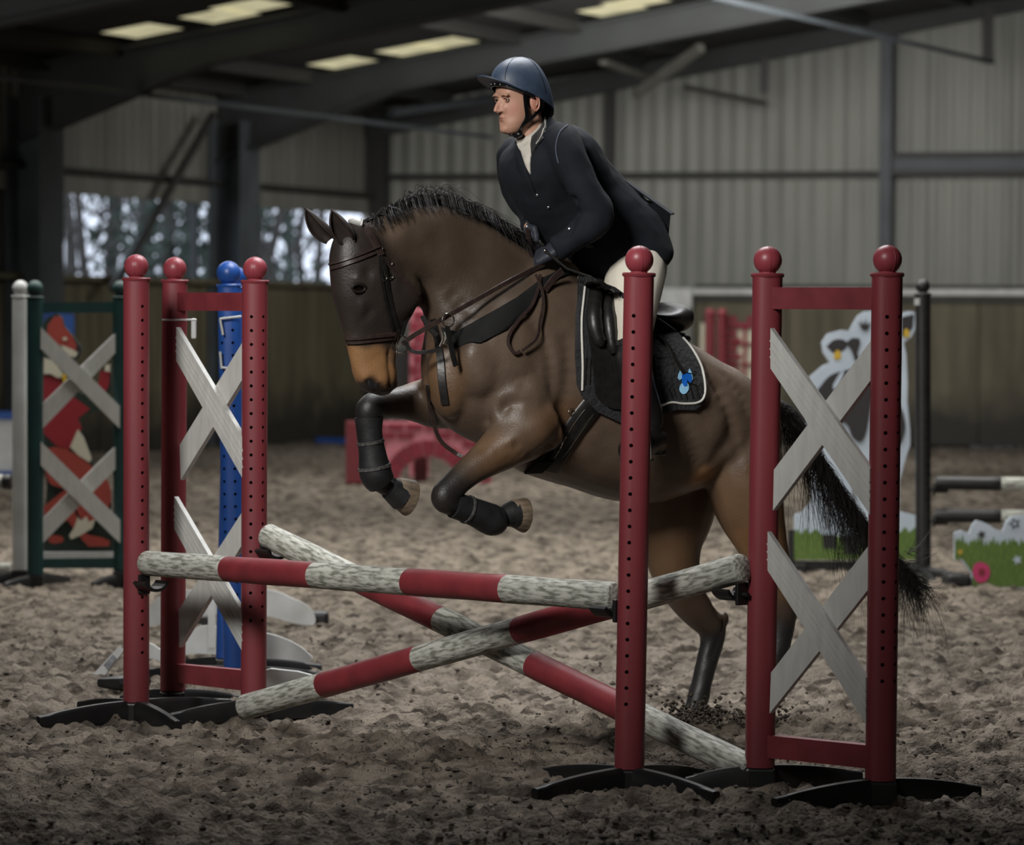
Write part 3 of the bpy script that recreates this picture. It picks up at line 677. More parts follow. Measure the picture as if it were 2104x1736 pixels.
# the three striped poles
def pole(label, a, b, r, bounds_px, y_of, first_white=True, name='striped_pole', mats=(M_polew, M_poler), cat='pole', grp=None):
    a = V(a); b = V(b); ts = [0.0]
    for px in bounds_px:
        lo, hi = 0.0, 1.0
        for _ in range(40):
            m_ = (lo + hi) / 2
            if pxof(a.lerp(b, m_))[0] < px: lo = m_
            else: hi = m_
        ts.append(lo)
    ts.append(1.0); base = (a + b) / 2; t = bpy.data.objects.new(name, None)
    d = (b - a).normalized(); x = d.cross(V((0, 0, 1))).normalized(); z = x.cross(d); n = 28; vs = []; fs = []; mi = []
    rings = [(0, .82), (.004, .95)]
    L = (b - a).length
    st = [(0.0, .86), (.006 / L, .97), (.014 / L, 1.0)]
    for q in ts[1:-1]: st += [(q - .0015 / L, 1.0), (q, .985), (q + .0015 / L, 1.0)]
    st += [(1 - .014 / L, 1.0), (1 - .006 / L, .97), (1.0, .86)]
    full = []
    for i in range(len(st) - 1):
        full.append(st[i]); gap = st[i + 1][0] - st[i][0]; k = int(gap * L / .06)
        for j in range(1, k): full.append((st[i][0] + gap * j / k, 1.0))
    full.append(st[-1])
    for (q, s_) in full:
        c = a.lerp(b, q)
        for k in range(n):
            an = 2 * math.pi * k / n; wob = 1 + .012 * math.sin(q * 37 + an * 2) ; vs.append(c + (x * math.cos(an) + z * math.sin(an)) * r * s_ * wob)
    for i in range(len(full) - 1):
        mid = (full[i][0] + full[i + 1][0]) / 2; seg = sum(1 for q in ts[1:-1] if mid > q); w = (seg % 2 == 0) == first_white
        for k in range(n): fs.append((i * n + k, i * n + (k + 1) % n, (i + 1) * n + (k + 1) % n, (i + 1) * n + k)); mi.append(0 if w else 1)
    mb = MB(); mb.v = vs; mb.f = fs + [tuple(range(n - 1, -1, -1)), tuple((len(full) - 1) * n + k for k in range(n))]; mb.m = mi + [0, 0 if (len(ts) % 2 == 0) == first_white else 1]
    # local frame: object origin at the middle, X along the pole, so that wear runs with the grain
    o = mb.build(name, list(mats), None, smooth=True, sharp=50)
    R = Matrix((d, x, z)).transposed().to_4x4(); T = Matrix.Translation(base) @ R
    o.data.transform(T.inverted()); o.matrix_world = T
    tag(o, label, cat, grp); bpy.data.objects.remove(t); return o
pole('horizontal red and white striped pole across the top of the jump', W(300, 1157, D1 - .03), W(1266, 1226, D4 + .06), .0475, [468, 648, 841, 1043], 0)
pole('striped cross pole sloping down from the left wing to the right', W(549, 1100, D3 - .05), W(1545, 1583, gd(1535, 1578, .05)), .0475, [748, 906, 1096, 1318], 0)
pole('striped cross pole sloping up from the sand to the right wing', W(502, 1453, gd(505, 1452, .045) - .03), W(1527, 1166, D5 - .05), .0475, [665, 862, 1067, 1285], 0)
# ================================================================ things behind the jump
def plain_post(t, bpx, tpx, D, r, br, mp, mball, holes=(), tips=(), **k): return make_stand_part(t, bpx, tpx, D, list(holes), (mp, M_black, mball), tips, r, br, **k)
DBl = gd(484, 1372); t = thing('jump_stand', G(484, 1375), 'front one of two bright blue post stands behind the left wing', 'jump stand')
plain_post(t, (483, 1371), (470, 588), DBl, .047, .05, M_blue, M_blue, [-35, 20], [(665, 1392), (300, 1385), (640, 1440)])
for (x0, y0, x1, y1) in ((452, 655, 496, 650), (452, 655, 458, 688), (455, 755, 470, 757), (452, 722, 455, 757)):
    MB().tube([W(x0, y0, DBl - .07), W(x1, y1, DBl - .07)], .005, 8).build('wire_clip', M_wplast, t, label='white wire clip')
t = thing('jump_stand', G(468, 1352), 'rear one of two bright blue post stands behind the left wing', 'jump stand')
DB2 = gd(468, 1352); plain_post(t, (466, 1351), (484, 592), DB2, .047, .044, M_blue, M_blue, [10], [(660, 1375), (350, 1372)])
def board_thing(name, label, cat, polys, D, th=.03, nrm=V((0, -1, 0)), grp=None, base=None):
    """upright painted board: first polygon is the panel, the others thin painted layers on its face, each a part."""
    ys_ = [p for p in polys[0][2]]; cx = sum(p[0] for p in ys_) / len(ys_); by = max(p[1] for p in ys_)
    t = thing(name, V((W(cx, by, D).x, D, 0)), label, cat, grp); p0 = W(cx, by, D); lay = 0
    for (nm, m, poly) in polys:
        P = [isect(x, y, V((p0.x, D, 0)) + nrm * (.002 * lay), nrm) for x, y in poly]
        MB().slab(P, nrm, th if lay == 0 else .003).build(nm, m, t); lay += 1
    return t
def cr2(poly, k=4): return [tuple(q) for q in crom(list(poly) + [poly[0]], k)][:-1]
# white shaped planks standing and lying behind the left wing
D = gd(600, 1283, 0.0)
t = board_thing('white_filler_plank', 'farther white plank with rounded end behind the blue posts', 'filler', [('panel', M_wplast, cr2([(300, 1262), (330, 1225), (420, 1210), (547, 1211), (600, 1229), (633, 1246), (647, 1268), (642, 1284), (600, 1280), (547, 1266), (440, 1262), (310, 1286)]))], D)
MB().box(W(655, 1270, D + .15), (.1, .1, .07), bev=.02).build('foot', M_black, t); MB().bar(W(400, 1278, D + .05), W(440, 1278, D + .05), .12, .05).build('foot', M_black, t)
D = gd(600, 1356, 0.0)
t = board_thing('white_filler_plank', 'nearer white plank with rounded end standing beside the blue posts', 'filler', [('panel', M_wplast, cr2([(262, 1362), (300, 1322), (330, 1335), (352, 1345), (400, 1292), (445, 1287), (547, 1301), (600, 1319), (633, 1342), (640, 1358), (590, 1358), (500, 1350), (440, 1344), (376, 1346), (300, 1372)]))], D)
MB().bar(W(434, 1160, D + .02), W(436, 1330, D + .02), .03, .05, up=V((0, 1, 0))).build('upright', M_wplast, t)
D = gd(600, 1430, 0.0)
board_thing('white_filler_plank', 'white plank lying at an angle under the end of the cross pole', 'filler', [('panel', M_wplast, [(530, 1382), (556, 1374), (612, 1380), (672, 1396), (640, 1412), (545, 1432), (528, 1436)])], D, th=.04)
c = [W(246, 1326, 15.3), W(256, 1334, 15.3), W(204, 1401, 15.2), W(189, 1386, 15.2)]
t = thing('labelled_board', V((c[2].x, c[2].y, 0)), 'white board end with a grey printed label lying on the sand', 'board')
MB().slab(c, V((0, -1, .2)), .03).build('panel', M_wplast, t)
lc = [c[0].lerp(c[3], .28).lerp(c[1].lerp(c[2], .28), .18), c[0].lerp(c[3], .28).lerp(c[1].lerp(c[2], .28), .86), c[0].lerp(c[3], .64).lerp(c[1].lerp(c[2], .64), .86), c[0].lerp(c[3], .64).lerp(c[1].lerp(c[2], .64), .18)]
MB().slab([p + V((0, -.006, 0)) for p in lc], V((0, -1, .2)), .004).build('printed_label', M_grey, t)
t = thing('low_tray', V((W(225, 1405, 15.1).x, 15.1, 0)), 'black base bar lying beside the labelled board', 'base')
b = MB(); b.tube([G(205, 1402, .02), G(240, 1404, .02), G(300, 1398, .02)], [.02, .03, .03], 8); b.build('bar', M_black, t, smooth=True)
# green wing, white post, fox board
DG = gd(73, 1183); DG2 = DG + .15
bA = [(84, 672), (84, 716), (246, 880), (246, 834)]; bB = [(246, 676), (246, 716), (86, 882), (86, 832)]
bA2 = [(84, 907), (84, 956), (247, 1116), (247, 1068)]; bB2 = [(247, 908), (247, 954), (86, 1118), (86, 1068)]
wing('dark green jump wing with white board crosses at the far left', (73, 1180), (72, 612), DG, (250, 1172), (248, 612), DG2,
     [(86, 622, 643, 244, 620, 642), (84, 1148, 1168, 248, 1146, 1168)], [bA, bB, bA2, bB2], (M_green, M_black, M_green), M_green,
     [(8, 1206), (140, 1192)], [(190, 1203), (290, 1205)], [], [], r=.046, br=.047, thick=.025)
t = thing('jump_stand', V((W(42, 1170, DG + .35).x, DG + .35, 0)), 'white post stand beside the dark green wing', 'jump stand')
plain_post(t, (42, 1170), (42, 610), DG + .35, .046, .045, M_wplast, M_wplast, [], [(-20, 1195), (110, 1188)])
DF = DG + .75
fox = [('panel', M_dgreen, [(90, 1135), (90, 1075), (96, 1000), (90, 940), (88, 790), (90, 700), (88, 668), (97, 652), (118, 645), (128, 652), (134, 672), (150, 690), (168, 715), (162, 735), (140, 740), (136, 770), (170, 810), (205, 790), (212, 752), (228, 750), (230, 800), (212, 840), (180, 850), (168, 858), (160, 880), (172, 900), (190, 950), (200, 980), (224, 1010), (230, 1040), (215, 1070), (238, 1090), (244, 1135)]),
       ('painted_coat', M_coatred, [(89, 770), (120, 775), (150, 815), (185, 840), (160, 860), (168, 880), (150, 915), (140, 925), (115, 915), (89, 890)]),
       ('painted_sleeve', M_coatred, [(200, 800), (206, 762), (226, 762), (224, 790), (212, 815)]),
       ('painted_head', M_foxred, [(96, 690), (98, 668), (112, 650), (126, 650), (132, 672), (148, 690), (160, 716), (150, 726), (128, 708), (104, 716)]),
       ('painted_muzzle', M_cream, [(124, 708), (140, 714), (158, 722), (166, 718), (154, 734), (136, 730)]),
       ('painted_nose', M_cowblack, [(156, 712), (168, 714), (164, 724), (156, 722)]),
       ('painted_eye', M_cream, [(128, 694), (136, 692), (138, 698), (131, 700)]),
       ('painted_ruff', M_cream, [(90, 735), (108, 740), (128, 765), (134, 775), (118, 776), (104, 768), (90, 768)]),
       ('painted_scarf', M_yellow, [(126, 770), (136, 766), (138, 784), (130, 786)]),
       ('painted_paw', M_cream, [(216, 750), (226, 748), (226, 764), (215, 762)]),
       ('painted_tail', M_foxred, cr2([(89, 930), (110, 918), (150, 930), (185, 955), (220, 985), (228, 1030), (205, 1062), (170, 1070), (140, 1010), (100, 990)])),
       ('painted_belly', M_cream, [(144, 918), (160, 882), (172, 900), (188, 942), (184, 950), (160, 935)]),
       ('painted_leg', M_foxred, [(90, 1040), (135, 1005), (155, 1055), (168, 1090), (185, 1100), (210, 1104), (226, 1112), (224, 1122), (182, 1123), (168, 1108), (140, 1070), (92, 1080)]),
       ('painted_tail_tip', M_cream, [(160, 1062), (166, 1070), (178, 1060), (182, 1072), (196, 1066), (190, 1085), (165, 1100), (146, 1108), (142, 1100), (152, 1085)]),
       ('painted_foot', M_foxred, cr2([(98, 1112), (106, 1100), (126, 1102), (130, 1112), (112, 1117)]))]
t = board_thing('fox_board', 'painted cut-out board of a fox in a red coat behind the green wing', 'filler', fox, DF)
b = MB(); b.bar(W(88, 1140, DF - .03), W(247, 1140, DF - .03), .05, .035); b.bar(W(243, 985, DF - .03), W(243, 1145, DF - .03), .03, .03, up=V((0, 1, 0))); b.build('frame', M_wplast, t)
MB().ell(W(243, 978, DF - .03), (.02, .02, .022)).build('finial', M_wplast, t, smooth=True)
DL = 34.5
t = thing('blue_white_filler', V((W(0, 985, DL).x, DL, 0)), 'white box filler with blue top and bottom edges at the left edge of the picture', 'filler')
MB().box(W(-22, 915, DL), (.5, .2, .50), bev=.01).build('panel', M_wplast, t)
MB().box(W(-22, 853, DL - .02), (.5, .24, .07)).build('top_edge', M_blue, t); MB().box(W(-22, 974, DL - .02), (.5, .24, .07)).build('bottom_edge', M_blue, t)
o = pole('pale pole end held beside the white post at the left edge', W(-140, 992, DG + .6), W(24, 990, DG + .5), .045, [8], 0, True, mats=(M_polew, M_black))
o = pole('white pole lying on the sand at the left edge behind the green wing', G(-160, 1166, .045), G(26, 1172, .045), .045, [], 0, True)
t = thing('blue_board', V((W(125, 690, 36).x, 36, 0)), 'blue board behind the head of the painted fox', 'filler'); MB().box(W(120, 775, 36.0), (.30, .05, 1.25), bev=.01).build('panel', M_blue, t)
MB().box(W(120, 960, 36.0), (.4, .3, .25)).build('base', M_black, t)
t = thing('blue_plank', V((W(686, 905, 46.5).x, 45.5, 0)), 'blue plank lying at the foot of the left wall', 'plank'); MB().bar(G(655, 904, .04), G(722, 906, .04), .12, .06).build('panel', M_blue, t)
# red brick-painted filler with an arch, left of the forelegs
DW = gd(860, 993, 0.0); bk = thing('brick_wall_filler', V((W(860, 993, DW).x, DW, 0)), 'low red brick-patterned wall filler with an arch behind the forelegs', 'filler')
S = DW / F
def FP(px, py, o=0): p = W(px, py, DW); return V((p.x, DW - o, p.z))
arcc = (880, 1000); ro, ri = 102, 62
outer = [(712, 866), (1010, 866), (1010, 993)]
arc = [(arcc[0] + ri * math.cos(math.radians(a)), arcc[1] - ri * math.sin(math.radians(a))) for a in range(6, 175, 12)]
MB().slab([FP(x, y) for x, y in outer + arc + [(712, 993)]], V((0, -1, 0)), .12).build('panel', M_mortar, bk)
MB().box(FP(733, 929, .02), (.20, .16, .58), bev=.01).build('end_panel', M_red, bk)
MB().box(FP(862, 955, -.45), (.12, .1, .5)).build('rear_leg', M_dkred, bk)
for r_ in range(7):
    y = 871 + r_ * 17.6; x = 758 - (r_ % 2) * 18
    while x < 1008:
        x1 = min(x + 33, 1008); x0 = max(x, 757)
        far = min(math.hypot(xx_ - arcc[0], yy_ - arcc[1]) for xx_ in (x0, x1) for yy_ in (y, y + 12))
        if x1 - x0 > 8 and far > ro - 4 and not (x0 < arcc[0] < x1 and arcc[1] - y - 12 < ro):
            c = FP((x0 + x1) / 2, y + 6, .012); MB().box(c, ((x1 - x0) * S, .020, 11 * S)).build('brick', M_brick, bk)
        x += 38.5
for i in range(9):
    a0 = math.radians(4 + i * 19.3); a1 = math.radians(4 + i * 19.3 + 16.5)
    P = [FP(arcc[0] + q * math.cos(a), arcc[1] - q * math.sin(a), .024) for q, a in ((ri + 3, a0), (ro - 6, a0), (ro - 6, a1), (ri + 3, a1))]
    MB().slab(P, V((0, -1, 0)), .024).build('arch_brick', M_brick, bk)
tp = thing('brick_pillar', V((W(860, 900, 35.5).x, 35.4, 0)), 'tall pink brick-patterned pillar seen between head and neck', 'filler')
DT = 35.4; MB().box(V((W(862, 760, DT).x, DT, .82)), (.19, .19, 1.64), bev=.02).build('shaft', M_mortar, tp)
MB().ell(V((W(862, 628, DT).x, DT, 1.68)), (.1, .1, .06)).build('cap', M_redball, tp, smooth=True)
for i in range(15):
    z = .1 + i * .105
    for q in (0, 1):
        x0 = -.09 + (0 if i % 2 else .035) + q * .1; x1 = min(x0 + .085, .093); x0 = max(x0, -.093)
        MB().box(V((W(862, 760, DT).x + (x0 + x1) / 2, DT - .1, z)), (x1 - x0, .02, .08)).build('brick', M_brick, tp)
MB().box(V((W(823, 770, DT).x, DT + .1, .75)), (.16, .1, 1.0), bev=.01).build('side_post', M_dsteel, tp)
# castle panel with a window, right of the saddle
DC = 37.5; cp = thing('castle_window_filler', V((W(1510, 900, DC).x, DC, 0)), 'beige panel with pink bricks and a barred window behind the rump', 'filler')
def CP(px, py, o=0): p = W(px, py, DC); return V((p.x, DC - o, p.z))
a_ = CP(1436, 905); b_ = CP(1600, 662)
MB().slab([V((a_.x, DC, .02)), V((b_.x, DC, .02)), CP(1600, 664), CP(1440, 664)], V((0, -1, 0)), .06).build('panel', M_cream, cp)
for px in (1458, 1483):
    q = CP(px, 650, .08); MB().tube([V((q.x, q.y, .0)), V((q.x, q.y, q.z))], .052, 14).build('post', M_red, cp, smooth=True); MB().ell(V((q.x, q.y, q.z + .03)), (.055, .055, .055)).build('finial', M_redball, cp, smooth=True)
for i in range(16):
    y = 668 + i * 16; w_ = 20 if i % 2 else 28
    for sx in (1494, 1594):
        MB().box(CP(sx + w_ / 2 - (w_ if sx > 1550 else 0), y, .01), (w_ * DC / F, .03, .055)).build('brick', M_brick, cp)
for x in (1500, 1548, 1590): MB().box(CP(x, 655, .02), (26 * DC / F, .04, .06)).build('brick', M_brick, cp)
MB().box(CP(1545, 668, .015), (100 * DC / F, .03, .05)).build('lintel', M_brick, cp)
for y in (706, 748, 790): MB().bar(CP(1506, y, .01), CP(1592, y, .01), .03, .02).build('window_bar', M_brick, cp)
MB().bar(CP(1530, 672, .01), CP(1530, 830, .01), .03, .02, up=V((0, 1, 0))).build('window_bar', M_brick, cp)
MB().bar(CP(1566, 672, .01), CP(1566, 830, .01), .03, .02, up=V((0, 1, 0))).build('window_bar', M_brick, cp)
# cow board
DK = gd(1750, 1172, 0.0)
cow = [('panel', M_cowwhite, [(1632, 1150), (1632, 1058), (1650, 1052), (1668, 1030), (1665, 960), (1658, 880), (1655, 810), (1662, 776), (1690, 752), (1705, 745), (1691, 724), (1688, 704), (1700, 686), (1728, 678), (1745, 680), (1752, 666), (1762, 649), (1776, 640), (1793, 638), (1830, 642), (1851, 642), (1869, 639), (1881, 642), (1882, 673), (1872, 693), (1857, 704), (1862, 728), (1865, 790), (1864, 824), (1870, 886), (1870, 914), (1862, 938), (1848, 989), (1846, 1050), (1870, 1056), (1884, 1060), (1884, 1150)]),
       ('painted_ear', M_cowblack, cr2([(1698, 712), (1712, 699), (1730, 697), (1742, 706), (1734, 720), (1714, 726)])),
       ('painted_ear', M_cowblack, [(1852, 652), (1878, 645), (1876, 672), (1862, 692), (1852, 690)]),
       ('painted_ear_tag', M_yellow, cr2([(1715, 724), (1721, 719), (1727, 724), (1727, 737), (1714, 737)])),
       ('painted_ear_tag', M_yellow, cr2([(1857, 680), (1862, 675), (1868, 681), (1867, 692), (1858, 692)])),
       ('painted_face_patch', M_cowblack, [(1742, 700), (1752, 694), (1766, 695), (1768, 704), (1762, 724), (1764, 738), (1757, 742), (1750, 720), (1740, 708)]),
       ('painted_forelock', M_cowblack, [(1762, 660), (1771, 668), (1768, 656), (1776, 667), (1779, 654), (1782, 668), (1790, 660), (1786, 674), (1778, 680), (1770, 676)]),
       ('painted_muzzle', M_mortar, cr2([(1790, 720), (1820, 700), (1845, 715), (1845, 745), (1818, 757), (1795, 748)])),
       ('painted_body_patch', M_cowblack, cr2([(1680, 800), (1705, 772), (1740, 760), (1780, 757), (1792, 790), (1785, 860), (1772, 905), (1752, 900), (1738, 870), (1700, 860), (1676, 830)])),
       ('painted_flank_patch', M_cowblack, cr2([(1846, 830), (1856, 850), (1860, 880), (1852, 908), (1844, 905)])),
       ('painted_highlight', M_cowwhite, cr2([(1712, 790), (1728, 764), (1734, 766), (1724, 790), (1713, 800)])),
       ('painted_leg_shade', M_grey, [(1752, 985), (1760, 985), (1756, 1085), (1746, 1085)]),
       ('painted_leg_shade', M_grey, [(1700, 1000), (1708, 1000), (1704, 1085), (1696, 1085)]),
       ('painted_grass_strip', M_grass, [(1632, 1150), (1632, 1096), (1640, 1086), (1646, 1098), (1656, 1084), (1664, 1097), (1676, 1086), (1690, 1100), (1760, 1104), (1790, 1096), (1850, 1094), (1860, 1082), (1868, 1094), (1884, 1080), (1884, 1150)]),
       ('painted_hoof', M_dsteel, [(1690, 1098), (1716, 1098), (1720, 1128), (1692, 1126)]), ('painted_hoof', M_dsteel, [(1732, 1100), (1762, 1100), (1766, 1138), (1736, 1138)])]
t = board_thing('cow_board', 'painted cut-out board of a black and white cow on grass behind the right wing', 'filler', cow, DK - .02)
MB().bar(W(1626, 1161, DK), W(1890, 1163, DK), .06, .055).bar(W(1626, 1088, DK), W(1626, 1172, DK), .045, .04, up=V((0, 1, 0))).build('frame', M_black, t)
for x in (1640, 1875): MB().bar(V((W(x, 1170, DK).x, DK - .2, .02)), V((W(x, 1170, DK).x, DK + .2, .02)), .06, .05).build('foot', M_black, t)
# black post with two black and white poles, grass filler
DP = gd(1896, 1168, .05); t = thing('jump_stand', V((W(1896, 1168, DP).x, DP, 0)), 'tall black post stand holding the black and white poles on the right', 'jump stand')
plain_post(t, (1897, 1160), (1896, 605), DP, .046, .044, M_black, M_black, [25], [(1840, 1186), (1990, 1192), (1920, 1200)])
for y in (1002, 1068): cup(t, 1918, y, DP, V((1, 0, 0)))
MB().box(W(1884, 620, DP - .05), (.03, .01, .04)).build('sticker', M_wplast, t)
for y, lb in ((992, 'upper'), (1059, 'lower')):
    pole('%s black and white striped pole on the black post at the right' % lb, W(1921, y, DP - .03), W(2330, y + 6, DP - .1), .041, [2057], 0, False, mats=(M_polew, M_black))
DQ = gd(2050, 1206, 0)
gp = [(1961, 1150), (1961, 1094), (1976, 1090), (1991, 1096), (1998, 1078), (2006, 1069), (2018, 1072), (2034, 1079), (2046, 1088), (2060, 1092), (2068, 1070), (2076, 1062), (2093, 1059), (2140, 1060), (2140, 1208), (1996, 1208), (1996, 1180), (1975, 1150)]
gl = [('panel', M_cowwhite, gp)]
gr = [(1962, 1150)]; x = 1962; r0 = random.Random(4)
while x < 2136: gr += [(x, 1098 + r0.uniform(-2, 14)), (x + 4, 1118 + r0.uniform(-6, 6))]; x += 8
gr += [(2138, 1206), (1998, 1206), (1998, 1178), (1977, 1148)]
gl += [('painted_grass', M_grass, gr)]
def daisy(cx, cy, r, n=5): return [(cx + r * (1 if i % 2 else .45) * math.cos(math.pi * i / n), cy + r * (1 if i % 2 else .45) * math.sin(math.pi * i / n)) for i in range(2 * n)]
gl += [('painted_flower', M_cowblack, daisy(2085, 1076, 13)), ('painted_flower', M_cowwhite, daisy(2085, 1076, 6)), ('painted_flower', M_cowblack, daisy(2017, 1098, 10)), ('painted_flower', M_cowwhite, daisy(2090, 1150, 11)), ('painted_flower', M_yellow, daisy(1973, 1134, 7)),
       ('painted_snail', M_pink, cr2([(1998, 1178), (2002, 1160), (2016, 1155), (2030, 1162), (2034, 1178), (2026, 1194), (2008, 1196)])), ('painted_snail_spiral', M_brick, cr2([(2010, 1178), (2012, 1169), (2020, 1168), (2025, 1176), (2020, 1184), (2013, 1183)]))]
t = board_thing('grass_flower_board', 'low painted board of grass with flowers and a pink snail at the right edge', 'filler', gl, DQ)
MB().bar(W(1940, 1190, DQ + .1), W(1990, 1192, DQ + .1), .3, .07, bev=.02).build('base', M_black, t)
# ================================================================ the horse
C_body = np.array([.116, .080, .056]); C_dark = np.array([.050, .032, .022]); C_tan = np.array([.26, .135, .058]); C_blk = np.array([.014, .013, .013])
C_head = np.array([.028, .021, .018]); C_neck = np.array([.055, .038, .026]); C_warm = np.array([.145, .082, .042])
hb = MB(); anch = []          # anch: (point, radius, colour)
def an(px, py, off, r, c): anch.append((np.array(H(px, py, off)), r, c))
pairloft(hb, [  # barrel
    (925, 600, 884, 800, .13, 0), (985, 560, 922, 872, .20, 0), (1065, 530, 1010, 925, .245, 0), (1150, 556, 1085, 972, .265, 0), (1235, 598, 1165, 1000, .29, 0),
    (1310, 640, 1245, 1026, .305, 0), (1380, 690, 1330, 1033, .30, 0), (1440, 728, 1408, 1008, .285, 0), (1492, 757, 1475, 985, .255, 0), (1535, 795, 1528, 980, .21, 0), (1570, 838, 1566, 955, .13, 0)], n=32, sq=2.15)
pairloft(hb, [  # neck
    (738, 466, 800, 545, .055, 0), (782, 436, 838, 580, .07, 0), (858, 418, 862, 596, .078, 0), (915, 424, 874, 622, .09, 0), (975, 448, 880, 680, .105, 0), (1040, 486, 886, 752, .14, 0), (1115, 536, 930, 850, .18, 0)], n=24)
pairloft(hb, [  # head
    (722, 452, 778, 478, .05, 0), (690, 490, 800, 520, .078, 0), (681, 530, 838, 562, .092, 0), (682, 570, 852, 590, .095, 0), (686, 605, 852, 625, .088, 0), (696, 640, 842, 652, .076, 0), (707, 678, 826, 682, .058, 0),
    (714, 712, 812, 716, .051, 0), (721, 745, 810, 748, .050, 0), (728, 772, 810, 776, .054, 0), (738, 794, 806, 796, .052, 0), (754, 810, 792, 810, .034, 0)], n=24, sq=2.3)
def he(px, py, off, r): hb.ell(H(px, py, off), r, Matrix((HU, HL, V((0, 0, 1)))).transposed())
for sd in (1, -1):
    he(740, 572, sd * .070, (.030, .016, .016))     # brow over the eye
    he(825, 600, sd * .060, (.085, .032, .085))     # cheek plate
    he(1050, 725, sd * .165, (.16, .085, .20))        # shoulder blade
    he(985, 745, sd * .13, (.11, .10, .14))
    he(1080, 840, sd * .19, (.15, .09, .15))         # upper arm / elbow muscle
    he(1485, 880, sd * .165, (.21, .12, .18))         # croup
    he(925, 775, sd * .06, (.085, .09, .15))          # breast
    he(778, 800, sd * .03, (.030, .022, .020))       # nostril rim
he(1160, 545, 0, (.12, .05, .05))                     # withers
he(806, 790, 0, (.022, .036, .022)); he(787, 806, 0, (.03, .036, .018))   # chin, upper lip
NF, OF = .17, -.17
limb(hb, [(1108, 862, NF, .125), (1062, 895, NF + .02, .108), (1010, 935, NF + .02, .074), (962, 970, NF + .02, .053), (930, 1000, NF + .02, .049), (912, 1020, NF + .02, .048), (922, 1036, NF + .02, .040), (950, 1044, NF + .02, .030), (985, 1056, NF + .02, .028), (1012, 1066, NF + .02, .042), (1032, 1063, NF + .02, .032), (1050, 1056, NF + .02, .034)])
limb(hb, [(965, 800, OF, .13), (915, 825, OF, .105), (865, 824, OF, .082), (815, 827, OF, .057), (775, 832, OF, .050), (757, 842, OF, .050), (756, 868, OF, .042), (759, 905, OF, .033), (764, 945, OF, .036), (772, 978, OF, .048), (792, 1000, OF, .036), (812, 1010, OF, .036)])
limb(hb, [(1415, 930, -.14, .15), (1392, 1010, -.16, .165), (1382, 1075, -.17, .15), (1380, 1130, -.17, .118), (1392, 1185, -.17, .092), (1414, 1232, -.17, .074), (1445, 1268, -.17, .062), (1464, 1290, -.17, .056), (1463, 1322, -.17, .048), (1453, 1360, -.17, .043), (1443, 1400, -.17, .041), (1436, 1430, -.17, .046), (1428, 1456, -.17, .042), (1420, 1470, -.17, .044)])
for sd, cx, cy in ((-1, 1489, 1272), (1, 1627, 1262)): hb.ell(H(cx, cy, sd * .17), (.022, .022, .034), Matrix((HU, HL, V((0, 0, 1)))).transposed())
limb(hb, [(1515, 905, .13, .15), (1528, 965, .16, .155), (1540, 1040, .17, .135), (1560, 1100, .17, .105), (1582, 1160, .17, .078), (1597, 1215, .17, .064), (1606, 1258, .17, .056), (1604, 1300, .17, .047), (1593, 1350, .17, .042), (1580, 1400, .17, .040), (1570, 1440, .17, .045), (1560, 1462, .17, .038), (1550, 1474, .17, .042)])
co, fs = remesh(hb, .0115, 7, .5)
vn = normals_of(co, fs)
def P2(px, py, off=0): return np.array(H(px, py, off))
def dent(px, py, off, r, amt, ax=(1, 1, 1)):
    c = P2(px, py, off); d = (co - c) / np.array(ax); w = np.exp(-(d ** 2).sum(1) / (2 * r * r)); co[:] = co + vn * (w * amt)[:, None]
def groove(pts, off, r, amt):
    q = crom(pts, 4); S = np.array([P2(a[0], a[1], off) for a in q])
    d2 = np.min(((co[:, None, :] - S[None]) ** 2).sum(2), 1); w = np.exp(-d2 / (2 * r * r)); co[:] = co + vn * (w * amt)[:, None]
sel_off = .26
groove([(1015, 560), (975, 640), (935, 720), (905, 790)], .17, .020, -.014)
groove([(1170, 700), (1168, 790), (1150, 870), (1115, 930)], .27, .022, -.012)
groove([(985, 905), (1005, 862), (1035, 838), (1070, 828), (1100, 845), (1122, 875), (1130, 920)], .24, .020, -.030); groove([(918, 700), (916, 760), (922, 820), (935, 862)], .14, .018, -.016); groove([(1000, 700), (1030, 760), (1075, 790)], .26, .02, -.010)
groove([(1020, 720), (1040, 790), (1030, 840)], .27, .022, -.010)
groove([(1441, 985), (1425, 930), (1395, 860), (1375, 810)], .28, .028, -.014)
groove([(1460, 985), (1480, 930), (1500, 880), (1480, 800)], .28, .022, -.010)
groove([(800, 470), (815, 530), (855, 560), (930, 610), (990, 680)], .10, .020, -.012)
groove([(760, 640), (735, 680), (722, 720)], .07, .013, -.007)
groove([(700, 640), (712, 690)], .04, .01, -.004); groove([(742, 625), (748, 660), (742, 700)], .07, .009, .006); groove([(806, 545), (800, 590), (808, 640)], .09, .012, -.006); groove([(765, 740), (790, 730), (808, 735)], .06, .010, -.005); groove([(735, 700), (745, 735), (752, 770)], .06, .009, -.004)
for sd in (1, -1):
    dent(736, 592, sd * .105, .013, -.010); dent(757, 560, sd * .09, .016, -.010)
    dent(764, 790, sd * .055, .013, -.022); dent(790, 775, sd * .05, .02, .004)
groove([(800, 793), (780, 799), (768, 806)], .045, .006, -.006); groove([(800, 722), (799, 750), (800, 782), (804, 794)], .045, .007, -.010); dent(808, 770, .02, .016, .006)
groove([(1500, 1262), (1482, 1300), (1465, 1350)], -.12, .010, -.010)
groove([(1468, 1240), (1478, 1275)], -.14, .012, -.010)
groove([(960, 990), (1000, 955), (1060, 915)], NF + .11, .011, -.009)
